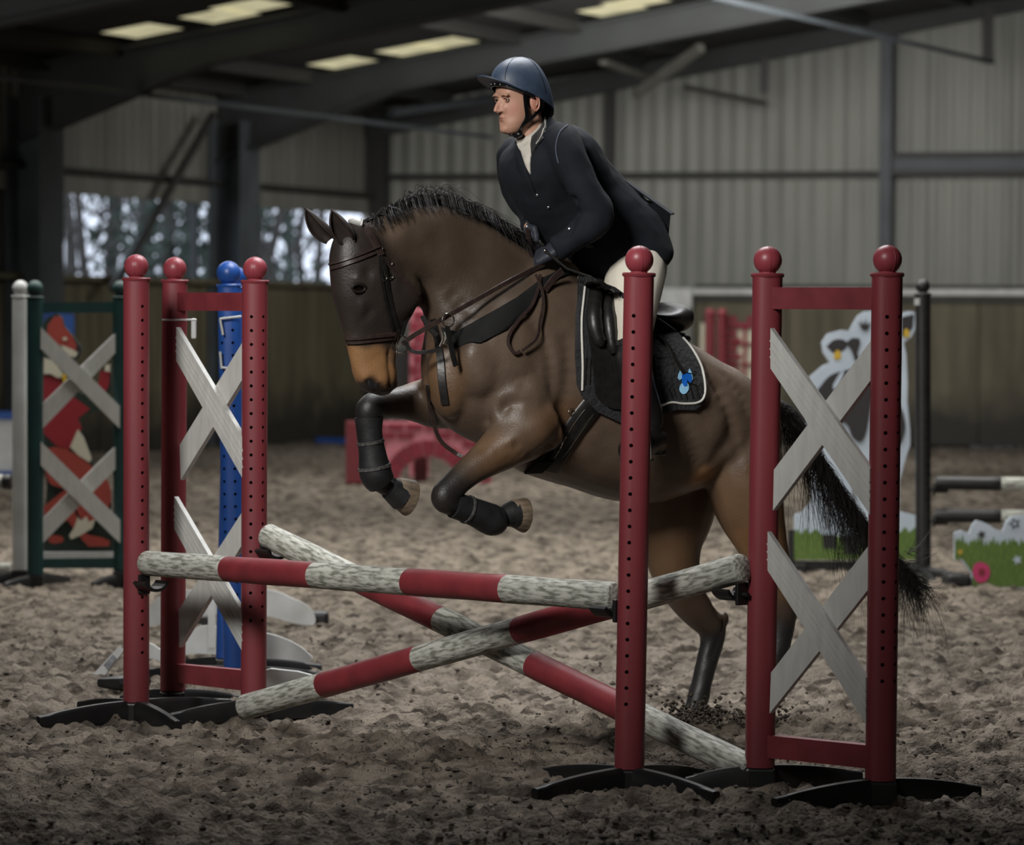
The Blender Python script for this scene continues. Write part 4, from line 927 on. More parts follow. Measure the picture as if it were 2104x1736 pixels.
for g in ([(1085, 640), (1120, 700), (1130, 780), (1120, 840)], [(960, 640), (985, 700), (1000, 760)], [(1190, 900), (1240, 960), (1330, 985)], [(1380, 860), (1400, 920), (1440, 960)], [(1445, 760), (1470, 820), (1500, 900), (1530, 980)], [(1500, 770), (1525, 830), (1540, 900)]):
    groove(g, .25, .018, -.009)
for (x, y, o, r, a) in ((1135, 760, .30, .05, .014), (1075, 780, .28, .04, .014), (1010, 800, .25, .04, .012), (960, 720, .2, .035, .008), (1150, 905, .30, .05, .010), (1110, 870, .3, .04, .012), (1060, 905, .3, .025, .010), (1420, 830, .3, .05, .014), (1470, 880, .3, .04, .014), (1515, 930, .3, .04, .012), (1400, 960, .3, .04, .008), (880, 480, .1, .03, .008), (850, 520, .1, .02, -.010), (930, 530, .12, .04, .006)):
    dent(x, y, o, r, a)
groove([(1000, 925), (970, 955), (945, 985)], NF + .1, .008, .006); groove([(1040, 930), (1000, 962), (965, 990)], NF + .1, .008, .006); groove([(1060, 950), (1020, 975), (985, 1000)], NF + .1, .008, -.006)
for x in range(6): groove([(1080 + x * 14, 905 + x * 6), (1068 + x * 14, 935 + x * 5)], .27, .007, -.004)
w_ = np.array([noise.fractal(V(c) * 5.0, 1.0, 2.0, 3) for c in co[::1]]); co += vn * (w_ * .005)[:, None]
# coat colours: black points, tan muzzle and flank, dark head
for a in [(1160, 600, .1, .35, C_body), (1100, 720, .2, .3, C_body), (1300, 900, .2, .35, C_body * .95), (1250, 980, .1, .2, C_dark * 1.2), (1450, 800, .2, .3, C_body), (1530, 850, .2, .25, C_body), (1000, 780, .15, .2, C_body * .9),
          (1140, 620, .15, .12, C_neck * .9), (920, 780, .1, .15, C_warm * .8), (1150, 880, .25, .16, C_warm * .75), (1440, 985, .22, .07, C_tan * 1.25), (1400, 1010, .15, .10, C_warm),
          (860, 425, .0, .10, C_body * .95), (800, 450, .05, .08, C_body), (900, 500, .1, .15, C_neck), (960, 580, .12, .2, C_neck), (1000, 470, .05, .12, C_neck * 1.3), (1050, 560, .12, .16, C_neck * 1.1), (860, 560, .08, .08, C_neck * .8), (940, 690, .12, .10, C_dark),
          (820, 600, .09, .10, C_head), (740, 500, .0, .10, C_head * .8), (720, 600, .05, .12, C_head), (760, 660, .05, .09, C_head), (700, 560, 0, .06, C_head), (830, 640, .06, .06, C_head), (715, 640, 0, .05, C_head), (740, 693, .04, .045, C_head * 1.2), (800, 690, .05, .05, C_head * 1.1),
          (730, 732, .03, .050, C_tan), (775, 740, .05, .055, C_tan * 1.05), (745, 765, .04, .045, C_tan), (800, 760, .05, .035, C_tan * .9), (808, 730, .04, .04, C_warm * .9), (783, 772, .05, .03, C_tan),
          (756, 785, .04, .030, C_head * .4), (770, 793, .04, .034, C_head * .35), (788, 806, .03, .032, C_head * .4), (752, 800, .03, .034, C_head * .5), (796, 782, .05, .026, C_tan * .9), (738, 775, .03, .022, C_tan * .7), (745, 797, .02, .03, C_head), (805, 795, .03, .022, C_head),
          (1090, 880, NF, .10, C_warm), (1020, 930, NF + .05, .08, C_warm * .85), (975, 965, NF, .055, C_dark), (920, 1012, NF, .07, C_blk), (980, 1056, NF, .08, C_blk), (1040, 1060, NF, .06, C_blk),
          (960, 800, OF, .12, C_dark * 1.3), (880, 825, OF, .08, C_dark), (860, 790, OF, .05, C_warm * 1.2), (825, 828, OF, .055, C_dark * .8), (800, 830, OF, .04, C_dark * .5), (757, 860, OF, .08, C_blk), (765, 940, OF, .08, C_blk), (790, 1000, OF, .06, C_blk),
          (1400, 1040, -.17, .15, C_warm * .85), (1375, 1120, -.17, .12, C_warm * .8), (1400, 1215, -.17, .07, C_dark * 1.2), (1450, 1265, -.17, .06, C_dark), (1485, 1275, -.17, .04, C_dark), (1460, 1330, -.17, .07, C_blk), (1445, 1400, -.17, .08, C_blk), (1430, 1460, -.17, .06, C_blk),
          (1540, 1000, .2, .15, C_warm), (1570, 1090, .2, .12, C_tan * .8), (1595, 1180, .17, .08, C_warm * .7), (1606, 1250, .17, .05, C_dark), (1600, 1310, .17, .07, C_blk), (1580, 1400, .17, .09, C_blk), (1560, 1460, .17, .06, C_blk)]:
    an(*a)
A = np.array([a[0] for a in anch]); Rr = np.array([a[1] for a in anch]); Cc = np.array([a[2] for a in anch])
d2 = ((co[:, None, :] - A[None]) ** 2).sum(2) / (Rr ** 2)[None]
wt = 1 / (d2 + .02) ** 3; colr = (wt @ Cc) / wt.sum(1)[:, None]
M_coat = cmat('bay_coat', .46, .45, .12, 140, vary=.25)
HO = V((1.0, 0, 0)) * 0 + HA + HU * 0.5; HO.z = 0
horse = thing('horse', HO, 'dark bay horse with black legs jumping the crossed poles', 'horse')
solid('body', co, fs, M_coat, horse, colr)
HB = bvh_of(co, fs)
M_hoof = mat('hoof_horn', rgb(120, 104, 86), .6, rgb(84, 74, 62), 30, .2, stretch=(1, 1, 3))
M_leather = mat('black_leather', rgb(24, 23, 22), .40, rgb(34, 32, 30), 40, .08, spec=.5)
M_browl = mat('dark_brown_leather', rgb(58, 46, 42), .35, rgb(44, 34, 32), 40, .05, spec=.6)
M_metal = mat('steel_fittings', rgb(190, 186, 176), .25, metal=1.0)
M_hair = mat('black_hair', rgb(30, 27, 26), .6, rgb(16, 15, 15), 40, spec=.25)
M_boot = mat('black_neoprene_boot', rgb(18, 19, 20), .6, rgb(32, 33, 35), 14, .3, spec=.5)
M_scuff = mat('scuffed_strap', rgb(34, 34, 34), .7, rgb(84, 83, 80), 90)
M_eye = mat('dark_eye', rgb(12, 8, 6), .08, spec=.8)
# hooves
def hoof(c, axis, front, L, r0, r1, name='hoof'):
    c = V(c); z = V(axis).normalized(); f = V(front); f = (f - z * f.dot(z)).normalized(); s = z.cross(f); secs = []
    for t, k, sh in ((0, .92, 0), (.06, 1, 0), (.5, 1, .5), (.94, 1, .94), (1, .97, 1)):
        r = r0 + (r1 - r0) * t; secs.append((c + z * L * t + f * (L * .12 * sh), f * r * 1.08 * k, s * r * k))
    m = MB(); m.rings(secs, 24, sq=2.0)
    e = secs[-1]; m.rings([(e[0] + z * .001, e[1] * .8, e[2] * .8), (e[0] - z * .012, e[1] * .7, e[2] * .7)], 20)
    m.build(name, M_hoof, horse, smooth=True, sharp=50)
def dirp(a, b): return (H(*b) - H(*a)).normalized()
hoof(H(1050, 1053, NF + .02), dirp((1045, 1054, NF), (1090, 1057, NF)), dirp((1068, 1030, NF), (1070, 1082, NF)) , .058, .044, .060)
hoof(H(812, 1008, OF), dirp((808, 1008, OF), (848, 1022, OF)), dirp((826, 1000, OF), (812, 1040, OF)), .070, .046, .064)
hoof(H(1424, 1462, -.17), V((-.35, -.25, -.88)), HU, .060, .044, .062)
hoof(H(1553, 1464, .17), V((-.35, -.25, -.88)), HU, .060, .044, .062)
# sand thrown up round the hind hooves
m = MB(); r0 = random.Random(3)
for i in range(420):
    px, py = (1424, 1474) if i % 3 else (1550, 1476); a = r0.gauss(0, 1); q = G(px, py, .02); q = q + V((r0.gauss(0, .07), r0.gauss(0, .07), abs(r0.gauss(0, .035)) - .015)); s_ = r0.uniform(.004, .012)
    m.add([q + V(p) * s_ * r0.uniform(.7, 1.3) for p in ico], icf)
o = m.build('kicked_up_sand', M_clod, smooth=True, sharp=80); tag(o, 'small heaps of sand pushed up round the hind hooves', 'sand', kind='stuff')
# ears
def ear(tip, base, off, tw):
    b = H(*base, off); t_ = H(*tip, off * 1.15); ax = (t_ - b); L = ax.length; ax.normalize(); side = (HU * math.cos(tw) + HL * math.sin(tw)); side = (side - ax * side.dot(ax)).normalized(); fr = ax.cross(side)
    m = MB(); vs = []; n = 12; N = 11
    for i in range(N):
        t = i / (N - 1); w = .036 * (math.sin(math.pi * min(1, t * .78 + .22)) ** .8) * (1.0 if t < .98 else .15) + .002; c = b + ax * L * t + fr * .012 * math.sin(t * 3.1) * -1
        for lay, th in ((0, 0), (1, .006)):
            for k in range(n):
                a = math.radians(-120 + 240 * k / (n - 1)); rr_ = w - th; vs.append(c + fr * math.cos(a) * rr_ * .75 + side * math.sin(a) * rr_)
    fs_ = []
    for i in range(N - 1):
        a = i * 2 * n; b2 = a + 2 * n
        for k in range(n - 1): fs_ += [(a + k, a + k + 1, b2 + k + 1, b2 + k), (a + n + k + 1, a + n + k, b2 + n + k, b2 + n + k + 1)]
        for k, z in ((0, 1), (n - 1, -1)): fs_ += [(a + k, a + n + k, b2 + n + k, b2 + k)]
    m.add(vs, fs_); m.build('ear', mat_ear, horse, smooth=True, sharp=80)
mat_ear = mat('ear_hair', rgb(36, 30, 28), .6, rgb(54, 44, 40), 30)
ear((681, 431), (716, 496), .055, 2.4); ear((627, 428), (681, 494), -.04, 2.1)
mat_lid = mat('eyelid', rgb(34, 28, 26), .5)
for sd in (1, -1):
    m = MB(); m.ell(H(737, 592, sd * .072), (.021, .016, .016), Matrix((HU, HL, V((0, 0, 1)))).transposed()); el = [H(737 + 14 * math.cos(a), 592 - 9 * math.sin(a), sd * (.083 + .006 * math.sin(a))) for a in np.linspace(-.2, 3.3, 14)]; e2 = MB(); e2.tube(el, [.003] + [.0065] * 12 + [.003], 8); e2.tube([H(737 + 13 * math.cos(a), 592 - 8 * math.sin(a), sd * .084) for a in np.linspace(3.2, 6.2, 12)], .004, 8); e2.build('eyelid', mat_lid, horse, smooth=True); m.build('eye', M_eye, horse, smooth=True)
m = MB(); p, nn = hit(HB, 765, 790, .0005, .05); m.ell(p, (.016, .005, .024), Matrix((HU, HL, V((0, 0, 1)))).transposed() @ Matrix.Rotation(.7, 3, 'Y')); m.build('nostril', mat('nostril_dark', rgb(8, 6, 6), .8), horse, smooth=True)
# hair
def strand(m, P, r):
    P = [V(p) for p in P]; n = len(P); m.tube(P, [r * (1 - .85 * i / (n - 1)) for i in range(n)], 3, caps=False)
m = MB(); r0 = random.Random(11)
crest = crom([(742, 462), (782, 438), (815, 426), (860, 416), (915, 420), (975, 442), (1040, 484), (1090, 512)], 6)
mt = crom([(748, 444), (785, 424), (815, 404), (858, 388), (915, 394), (975, 424), (1040, 466), (1085, 498)], 6)
secs = []
for a, b in zip(crest, mt):
    pa, pb = H(a[0], a[1] + 4, 0), H((a[0] + b[0]) / 2, (a[1] + b[1]) / 2 + 3, 0); secs.append(((pa + pb) / 2, (pb - pa) * .55, HL * .016))
m.rings(secs, 10)
for i in range(950):
    t = r0.random() * (len(crest) - 1.01); k = int(t); f = t - k; a = crest[k] * (1 - f) + crest[k + 1] * f; b = mt[k] * (1 - f) + mt[k + 1] * f
    off = r0.gauss(0, .012); wild = .55 + (.9 if 815 < a[0] < 920 else .25) * r0.random() ** 3; dx = r0.gauss(16, 9)
    if r0.random() < .38:   # lock that flops over the near side of the neck
        P = [H(a[0], a[1], off), H((a[0] + b[0]) / 2 + dx * .5, (a[1] + b[1]) / 2, off + .01), H(b[0] + dx, b[1] + 8, .02), H(a[0] + dx + 6, a[1] + 6, .055 + .02 * r0.random()), H(a[0] + dx + 12, a[1] + r0.uniform(6, 26), .075 + .015 * r0.random())]
    else:
        P = [H(a[0], a[1], off), H((a[0] + b[0]) / 2 + dx * .4, (a[1] + b[1]) / 2, off), H(b[0] + dx, a[1] + (b[1] - a[1]) * wild, off * 2), H(b[0] + dx * 1.9 + 14, a[1] + (b[1] - a[1]) * wild * .7 + (dx + 14) * (.1 if a[0] < 900 else .42) + r0.uniform(-3, 5), off * 3)]
    strand(m, [V(q) for q in crom([tuple(p) for p in P], 3)], .0024)
m.build('mane', M_hair, horse, smooth=True, kind='stuff')
m = MB(); pt = crom([(1578, 840), (1612, 848), (1645, 890), (1682, 950), (1722, 1012), (1770, 1080), (1822, 1142), (1868, 1190), (1892, 1215)], 6); NP = len(pt)
m.tube([H(p[0], p[1], 0) for p in pt[:26]], [.042 * (1 - i / 30) + .004 for i in range(26)], 10)
for i in range(1900):
    e = r0.random() ** .75; n1 = int(6 + e * (NP - 8)); s0 = max(0, n1 - 22); ang = r0.random() * 6.28; sp = r0.random() ** .6
    P = []
    for j in range(s0, n1, 3):
        f = (j - s0) / max(1, n1 - s0); w = .018 + .035 * f + .02 * (j / NP); q = pt[j]
        P.append(H(q[0], q[1], 0) + HL * math.cos(ang) * w * sp + V((HU.x * .6, HU.y * .6, .8)).normalized() * math.sin(ang) * w * sp)
    end = P[-1]; d = (P[-1] - P[-2]).normalized() if len(P) > 1 else V((.5, 0, -.5)); L = r0.uniform(.06, .30) * (.55 if e > .7 else .8); bias = r0.uniform(.5, 1.7)
    if e > .82: bias *= r0.choice([1.0, .6, -.35])
    for j in range(1, 6):
        f = j / 5; P.append(end + d * L * f * .55 + V((0, 0, -1)) * L * f * f * bias + HL * (.03 * math.sin(ang + f * 2)) + HU * (-.05 * math.sin(ang * 3 + f * 2.5) * f))
    strand(m, P, r0.choice([.0016, .0022, .003]))
for i in range(14):   # loose wisps flying off the end
    a = H(1868 + r0.uniform(-12, 12), 1130 + r0.uniform(-10, 30), 0); b = H(1900 + r0.uniform(-20, 40), 1080 + r0.uniform(-20, 60), r0.uniform(-.05, .05))
    strand(m, [a, a.lerp(b, .4) + V((0, 0, -.02)), a.lerp(b, .75) + V((.01, 0, -.01)), b], .0014)
m.build('tail', M_hair, horse, smooth=True, kind='stuff')
# leg boots
def boot(name, pts, parent=horse, bands=(), grow=.007):
    S = crom([(*H(p[0], p[1], p[2]), p[3] + grow) for p in pts], 5); m = MB(); P = [V(q[:3]) for q in S]; R = [q[3] for q in S]; m.tube(P, R, 20)
    o = m.build(name, M_boot, parent, smooth=True, sharp=60)
    for b in bands:
        i = int(b * (len(P) - 2)); s_ = MB(); s_.tube([P[i].lerp(P[i + 1], -.1), P[i].lerp(P[i + 1], 0), P[i].lerp(P[i + 1], .7), P[i].lerp(P[i + 1], .8)], [R[i], R[i] + .0035, R[i + 1] + .0035, R[i + 1]], 20); s_.build('boot_strap', M_scuff, o, smooth=True, sharp=50)
boot('tendon_boot', [(758, 858, OF, .046), (759, 890, OF, .040), (765, 930, OF, .043), (772, 972, OF, .053), (784, 992, OF, .046)], bands=(.42, .72))
boot('tendon_boot', [(932, 1038, NF + .02, .040), (958, 1046, NF + .02, .042), (986, 1057, NF + .02, .046), (1012, 1068, NF + .02, .051), (1028, 1064, NF + .02, .040)], bands=(.3,))
boot('over_reach_boot', [(800, 1002, OF, .038), (814, 1011, OF, .046), (826, 1019, OF, .052)], grow=.004)
boot('over_reach_boot', [(1034, 1062, NF + .02, .034), (1048, 1057, NF + .02, .042), (1058, 1056, NF + .02, .048)], grow=.004)
# ---- bridle
bridle = thing('bridle', H(760, 600, .1), 'black leather bridle with raised noseband and steel bit on the horse head', 'bridle')
def sp(name, pts, w, m_=None, par=None, off=.1, th=.004, lift=.003, k=6, label=None, bvh=None):
    m = MB(); _, P = strap(m, bvh or HB, pts, w, th, lift, off, k); m.build(name, m_ or M_leather, par, smooth=True, sharp=50, label=label); return P
def sp2(name, pts, w, m_, par, off, th=.004, k=6, nrm=None):   # strap that hangs clear of the body
    q = crom([(*H(p[0], p[1], p[2]),) for p in pts], k); P = [V(a) for a in q]; m = MB(); ribbon(m, P, [nrm or HL] * len(P), w, th); m.build(name, m_, par, smooth=True, sharp=50); return P
def tubeof(name, P, r, m_, par, n=8): m = MB(); m.tube(P, r, n); m.build(name, m_, par, smooth=True)
sp('browband', [(681, 548), (700, 543), (740, 528), (778, 512)], .026, M_browl, bridle, .09, .006)
sp('browband_ridge', [(682, 543), (700, 538), (740, 523), (776, 508)], .008, M_browl, bridle, .09, .012, .004)
sp('headpiece', [(742, 455), (756, 475), (770, 500), (782, 525)], .030, M_browl, bridle, .07, .006)
m = MB(); m.ell(H(733, 459, .015), (.030, .045, .014), Matrix((HU, HL, V((0, 0, 1)))).transposed() @ Matrix.Rotation(-.5, 3, 'Y')); m.build('poll_pad', M_white, bridle, smooth=True, label='pale padded poll piece')
sp('cheekpiece', [(781, 520), (790, 552), (796, 590), (804, 630), (812, 665), (822, 690)], .018, M_leather, bridle, .08)
sp('cheekpiece', [(778, 525), (782, 560), (788, 600), (797, 640), (806, 680), (809, 700)], .014, M_leather, bridle, .08)
sp('throatlash', [(783, 528), (806, 552), (836, 580), (860, 604)], .018, M_browl, bridle, .08)
sp('noseband', [(713, 698), (730, 699), (770, 695), (811, 689)], .030, M_browl, bridle, .06, .007)
sp('noseband_ridge', [(714, 694), (730, 695), (770, 691), (809, 686)], .010, M_browl, bridle, .06, .013, .004)
for (x, y) in ((779, 511), (798, 541), (788, 570), (801, 568)):
    p, nn = hit(HB, x, y, .006, .09); tubeof('buckle', [p + (HU * math.cos(a) + V((0, 0, 1)) * math.sin(a)) * .010 for a in np.linspace(0, 6.28, 12)], .0018, M_metal, bridle, 5)
bc, bn = hit(HB, 816, 706, .012, .06)
ring = [bc + (HU * math.cos(a) + V((0, 0, 1)) * math.sin(a)) * .034 for a in np.linspace(0, 6.2832, 28)]
tubeof('bit_ring', ring, .0035, M_metal, bridle)
tubeof('bit_cheek', [bc + V((0, 0, .045)) + HU * .01, bc + HU * .014, bc + V((0, 0, -.04)) + HU * .012], .004, M_metal, bridle)
tubeof('bit_ring_off_side', [p - HL * .12 for p in ring], .0035, M_metal, bridle)
# closing strap from noseband to jaw and curb strap loops
sp2('chin_strap', [(858, 603, .05), (850, 622, .05), (842, 645, .05), (832, 668, .05), (826, 690, .06)], .012, M_leather, bridle, .05)
# ---- reins, held by the rider: from the bit ring through the martingale to the hands
reins = thing('reins', H(1000, 610, .17), 'pair of thin black leather reins from the bit to the rider\'s hands', 'reins')
sp2('near_rein', [(826, 706, .085), (862, 682, .12), (915, 652, .16), (985, 612, .175), (1055, 573, .165), (1118, 543, .12)], .018, M_browl, reins, .1, .004)
sp2('off_rein', [(826, 706, -.085), (862, 682, -.12), (915, 652, -.16), (985, 600, -.175), (1045, 540, -.10), (1080, 500, -.02)], .018, M_browl, reins, .1, .004)
sp('rein_loop', [(1108, 570), (1104, 595), (1090, 630), (1066, 655), (1047, 682), (1042, 706), (1054, 726), (1066, 722)], .012, M_browl, reins, .2, .003, .014)
sp('rein_loop', [(1098, 572), (1109, 600), (1111, 630), (1104, 665), (1094, 698), (1068, 722)], .012, M_browl, reins, .2, .003, .020)
sp2('rein_grip', [(1083, 470, .0), (1086, 495, .03), (1090, 520, .06), (1094, 545, .08)], .02, M_browl, reins, .1, .004)
# ---- breastplate with martingale
bp = thing('breastplate', H(920, 680, .16), 'black breastplate with martingale strap and steel ring on the horse chest', 'breastplate')
m = MB(); patch(m, HB, [(908, 672), (940, 682), (990, 655), (1060, 614), (1112, 574), (1150, 556), (1186, 556), (1150, 572), (1118, 596), (1085, 640), (1040, 678), (985, 706), (935, 716), (915, 705)], .004, .004, 9, .16); m.build('shoulder_band', mat('matt_black', rgb(15, 15, 15), .8, spec=.3), bp, smooth=True, sharp=60, label='wide matt black band across neck base and shoulder')  # matt black band laid over the neck base and shoulder
sp('chest_strap', [(890, 655), (898, 690), (905, 730), (908, 780), (915, 830)], .030, M_leather, bp, .12)
sp('girth_strap', [(880, 790), (885, 830), (893, 870)], .03, M_leather, bp, .02)
sp2('martingale_strap', [(868, 650, .10), (880, 672, .13), (898, 690, .155)], .02, M_leather, bp, .1)
rc = H(921, 658, .175); tubeof('ring', [rc + (HU * math.cos(a) + V((0, 0, 1)) * math.sin(a)) * .024 for a in np.linspace(0, 6.2832, 24)], .0032, M_metal, bp)
tubeof('clip', [H(908, 680, .17), H(911, 690, .175), H(909, 702, .175), H(904, 712, .17)], .006, M_metal, bp)
tubeof('clip', [H(915, 682, .17), H(917, 695, .175), H(912, 708, .175)], .005, M_metal, bp)
sp2('strap_end', [(918, 672, .18), (925, 705, .185), (933, 740, .19), (937, 752, .19)], .022, M_leather, bp, .1)
sp2('lower_strap', [(830, 700, .09), (845, 720, .11), (870, 724, .13), (905, 718, .16)], .014, M_leather, bp, .1)
sp2('thin_strap', [(880, 800, -.02), (888, 860, -.03), (905, 905, -.03), (935, 930, -.02), (950, 938, 0)], .016, M_browl, bp, .1)
# ---- saddle pad
pad = thing('saddle_pad', H(1300, 740, .3), 'black quilted saddle pad with white piping and a blue emblem', 'saddle pad')
M_pad = mat('black_quilted_cloth', rgb(34, 34, 36), .9, rgb(44, 44, 46), 40, .5, stretch=(1, 1, 1), bscale=60)
M_pipe = mat('white_piping', rgb(205, 203, 196), .6)
outl = [(1186, 575), (1200, 562), (1260, 590), (1330, 640), (1388, 690), (1420, 730), (1440, 768), (1446, 800), (1440, 828), (1425, 841), (1385, 842), (1350, 850), (1312, 866), (1270, 866), (1225, 845), (1196, 818), (1184, 790), (1180, 730), (1181, 650)]
m = MB(); patch(m, HB, outl, .004, .014, 11, .28); m.build('pad_panel', M_pad, pad, smooth=True, sharp=60)
A_ = np.array(HA); L_ = np.array(HL)
def mirror_last(parent):
    for o in list(parent.children):
        me = o.data.copy(); c = bpy.data.objects.new(o.name.split('.')[0], me); COL.objects.link(c); c.parent = parent
        n = len(me.vertices); q = np.empty(n * 3); me.vertices.foreach_get('co', q); q = q.reshape(-1, 3) + np.array(parent.location)
        q = q - 2 * ((q - A_) @ L_)[:, None] * L_[None]; me.vertices.foreach_set('co', (q - np.array(parent.location)).ravel()); me.flip_normals()
mirror_last(pad)
def piping(pts, r=.0045, lift=.020, k=5):
    P = []
    for q in crom(pts, k): P.append(hit(HB, q[0], q[1], lift, .28)[0])
    for _ in range(2): P = [P[0]] + [(P[i - 1] + P[i] * 2 + P[i + 1]) / 4 for i in range(1, len(P) - 1)] + [P[-1]]
    m = MB(); m.tube(P, r, 8); m.build('piping', M_pipe, pad, smooth=True)
piping([(1199, 582), (1193, 620), (1189, 660), (1191, 710), (1193, 760), (1192, 802)])
piping([(1395, 700), (1414, 722), (1430, 750), (1440, 785), (1440, 815), (1428, 828), (1395, 829), (1368, 828), (1345, 837)])
for i in range(9):   # quilting channels
    x = 1345 + i * 11; m = MB(); strap(m, HB, [(x, 800 - i), (x + 8, 820)], .003, .003, .018, .28); m.build('quilt_seam', M_leather, pad, kind='stuff')
for i in range(5):
    x = 1200 + i * 9; m = MB(); strap(m, HB, [(x, 735), (x - 2, 790)], .003, .003, .018, .28); m.build('quilt_seam', M_leather, pad, kind='stuff')
M_em1 = mat('emblem_blue', rgb(20, 104, 205), .5); M_em2 = mat('emblem_light_blue', rgb(150, 205, 238), .5)
emb = MB(); patch(emb, HB, [(1391, 764), (1394, 772), (1394, 780), (1390, 783), (1386, 779), (1387, 772)], .020, .002, 5, .3, 1)
patch(emb, HB, [(1409, 762), (1414, 772), (1416, 782), (1413, 789), (1408, 784), (1406, 772)], .020, .002, 5, .3, 1)
patch(emb, HB, [(1400 + 9 * math.cos(a), 799 + 11 * math.sin(a)) for a in np.linspace(0, 5.9, 14)], .020, .002, 6, .3, 1)
patch(emb, HB, [(1393, 774), (1399, 770), (1404, 772), (1408, 770), (1412, 776), (1413, 784), (1411, 791), (1407, 787), (1404, 782), (1404, 789), (1405, 796), (1400, 796), (1396, 790), (1394, 782)], .0225, .002, 5, .3, 0)
emb.build('emblem', [M_em1, M_em2], pad, label='blue and light blue emblem')
for a, b in (((1396, 768), (1418, 774)), ((1405, 790), (1424, 797))):
    m = MB(); strap(m, HB, [a, b], .004, .003, .022, .3); m.build('stitching_line', M_metal, pad)
# ---- saddle
sd_ = thing('saddle', H(1290, 660, .2), 'black leather jumping saddle with shiny cantle under the rider', 'saddle')
m = MB(); pairloft(m, [(1196, 560, 1200, 588, .07, 0), (1215, 566, 1222, 600, .09, 0), (1245, 598, 1250, 626, .10, 0), (1285, 632, 1288, 656, .14, 0), (1322, 636, 1326, 672, .175, 0), (1352, 624, 1352, 682, .185, 0), (1378, 622, 1374, 684, .16, 0), (1392, 640, 1386, 682, .10, 0)], k=5, n=28, sq=2.4)
m.build('seat', M_leather, sd_, smooth=True, sharp=60)
m = MB(); pairloft(m, [(1215, 590, 1218, 618, .13, 0), (1260, 630, 1262, 656, .15, 0), (1310, 664, 1312, 688, .17, 0), (1350, 676, 1350, 708, .175, 0), (1378, 682, 1374, 712, .14, 0), (1390, 692, 1384, 708, .08, 0)], k=4, n=24, sq=2.4)
m.build('panel', M_leather, sd_, smooth=True, sharp=60)
for y in (0, 9): 
    pass
m = MB()
for dy in (0, 8): 
    P = [H(x, y + dy, .172) for x, y in crom([(1318, 672), (1345, 682), (1370, 684), (1390, 678)], 4)]; m.tube(P, .003, 6)
m.build('welt', M_leather, sd_, smooth=True)
m = MB(); patch(m, HB, cr2([(1208, 585), (1240, 580), (1290, 640), (1325, 700), (1340, 760), (1335, 800), (1300, 835), (1255, 838), (1222, 815), (1214, 770), (1205, 700), (1200, 640)], 3), .020, .008, 12, .3); m.build('saddle_flap', M_leather, sd_, smooth=True, sharp=60)
m = MB(); P = [hit(HB, x, y, .034, .3)[0] for x, y in crom([(1218, 605), (1212, 640), (1214, 680), (1228, 715)], 4)]; m.tube(P, [.012] + [.026] * 4 + [.03] * 4 + [.026] * 3 + [.012], 14); m.build('knee_roll', M_leather, sd_, smooth=True)
m = MB(); P = [hit(HB, x, y, .040, .3)[0] for x, y in crom([(1238, 612), (1238, 650), (1242, 690), (1250, 730)], 4)]; m.tube(P, [.010] + [.022] * 4 + [.026] * 4 + [.022] * 3 + [.010], 14); m.build('knee_block', M_leather, sd_, smooth=True)
sp('rear_strap', [(1342, 692), (1362, 712), (1380, 745), (1398, 772)], .016, M_leather, sd_, .3, .004, .022)
tubeof('dee_ring', [H(1194, 572, .10) + (HU * math.cos(a) + V((0, 0, 1)) * math.sin(a)) * .014 for a in np.linspace(0, 6.28, 14)], .003, M_metal, sd_)
sp2('neck_strap_end', [(1155, 556, .19), (1140, 570, .195), (1125, 588, .20), (1119, 598, .20)], .026, M_browl, sd_, .1)
mirror_src = [c for c in sd_.children if c.name.split('.')[0] in ('saddle_flap', 'knee_roll', 'knee_block')]
for o in mirror_src:
    me = o.data.copy(); c = bpy.data.objects.new(o.name.split('.')[0], me); COL.objects.link(c); c.parent = sd_
    n = len(me.vertices); q = np.empty(n * 3); me.vertices.foreach_get('co', q); loc = np.array(sd_.location); q = q.reshape(-1, 3) + loc
    q = q - 2 * ((q - A_) @ L_)[:, None] * L_[None]; me.vertices.foreach_set('co', (q - loc).ravel()); me.flip_normals()
girth = thing('girth', H(1150, 880, .25), 'black girth with light stitching behind the horse elbow', 'girth')
sp('girth_band', [(1216, 832), (1192, 862), (1165, 900), (1142, 935), (1126, 962)], .085, M_leather, girth, .2, .006, .008)
for dx in (-9, 9): sp('stitching_line', [(1208 + dx, 845 + dx * .6), (1185 + dx, 875 + dx * .6), (1160 + dx, 912 + dx * .5), (1146 + dx * .8, 935)], .003, M_metal, girth, .2, .002, .0145)
p, nn = hit(HB, 1172, 845, .012, .25); tubeof('buckle', [p + (HU * math.cos(a) + V((0, 0, 1)) * math.sin(a)) * .012 for a in np.linspace(0, 6.28, 14)], .0022, M_metal, girth)
m = MB(); P = [H(x, y, o) for x, y, o in ((1122, 945, .20), (1100, 966, .10), (1095, 970, 0), (1100, 966, -.10), (1122, 945, -.20))]; ribbon(m, P, [V((0, 0, -1))] * 5, .07, .008); m.build('girth_band', mat('matt_girth', rgb(16, 16, 16), .95, spec=.1), girth, smooth=True)
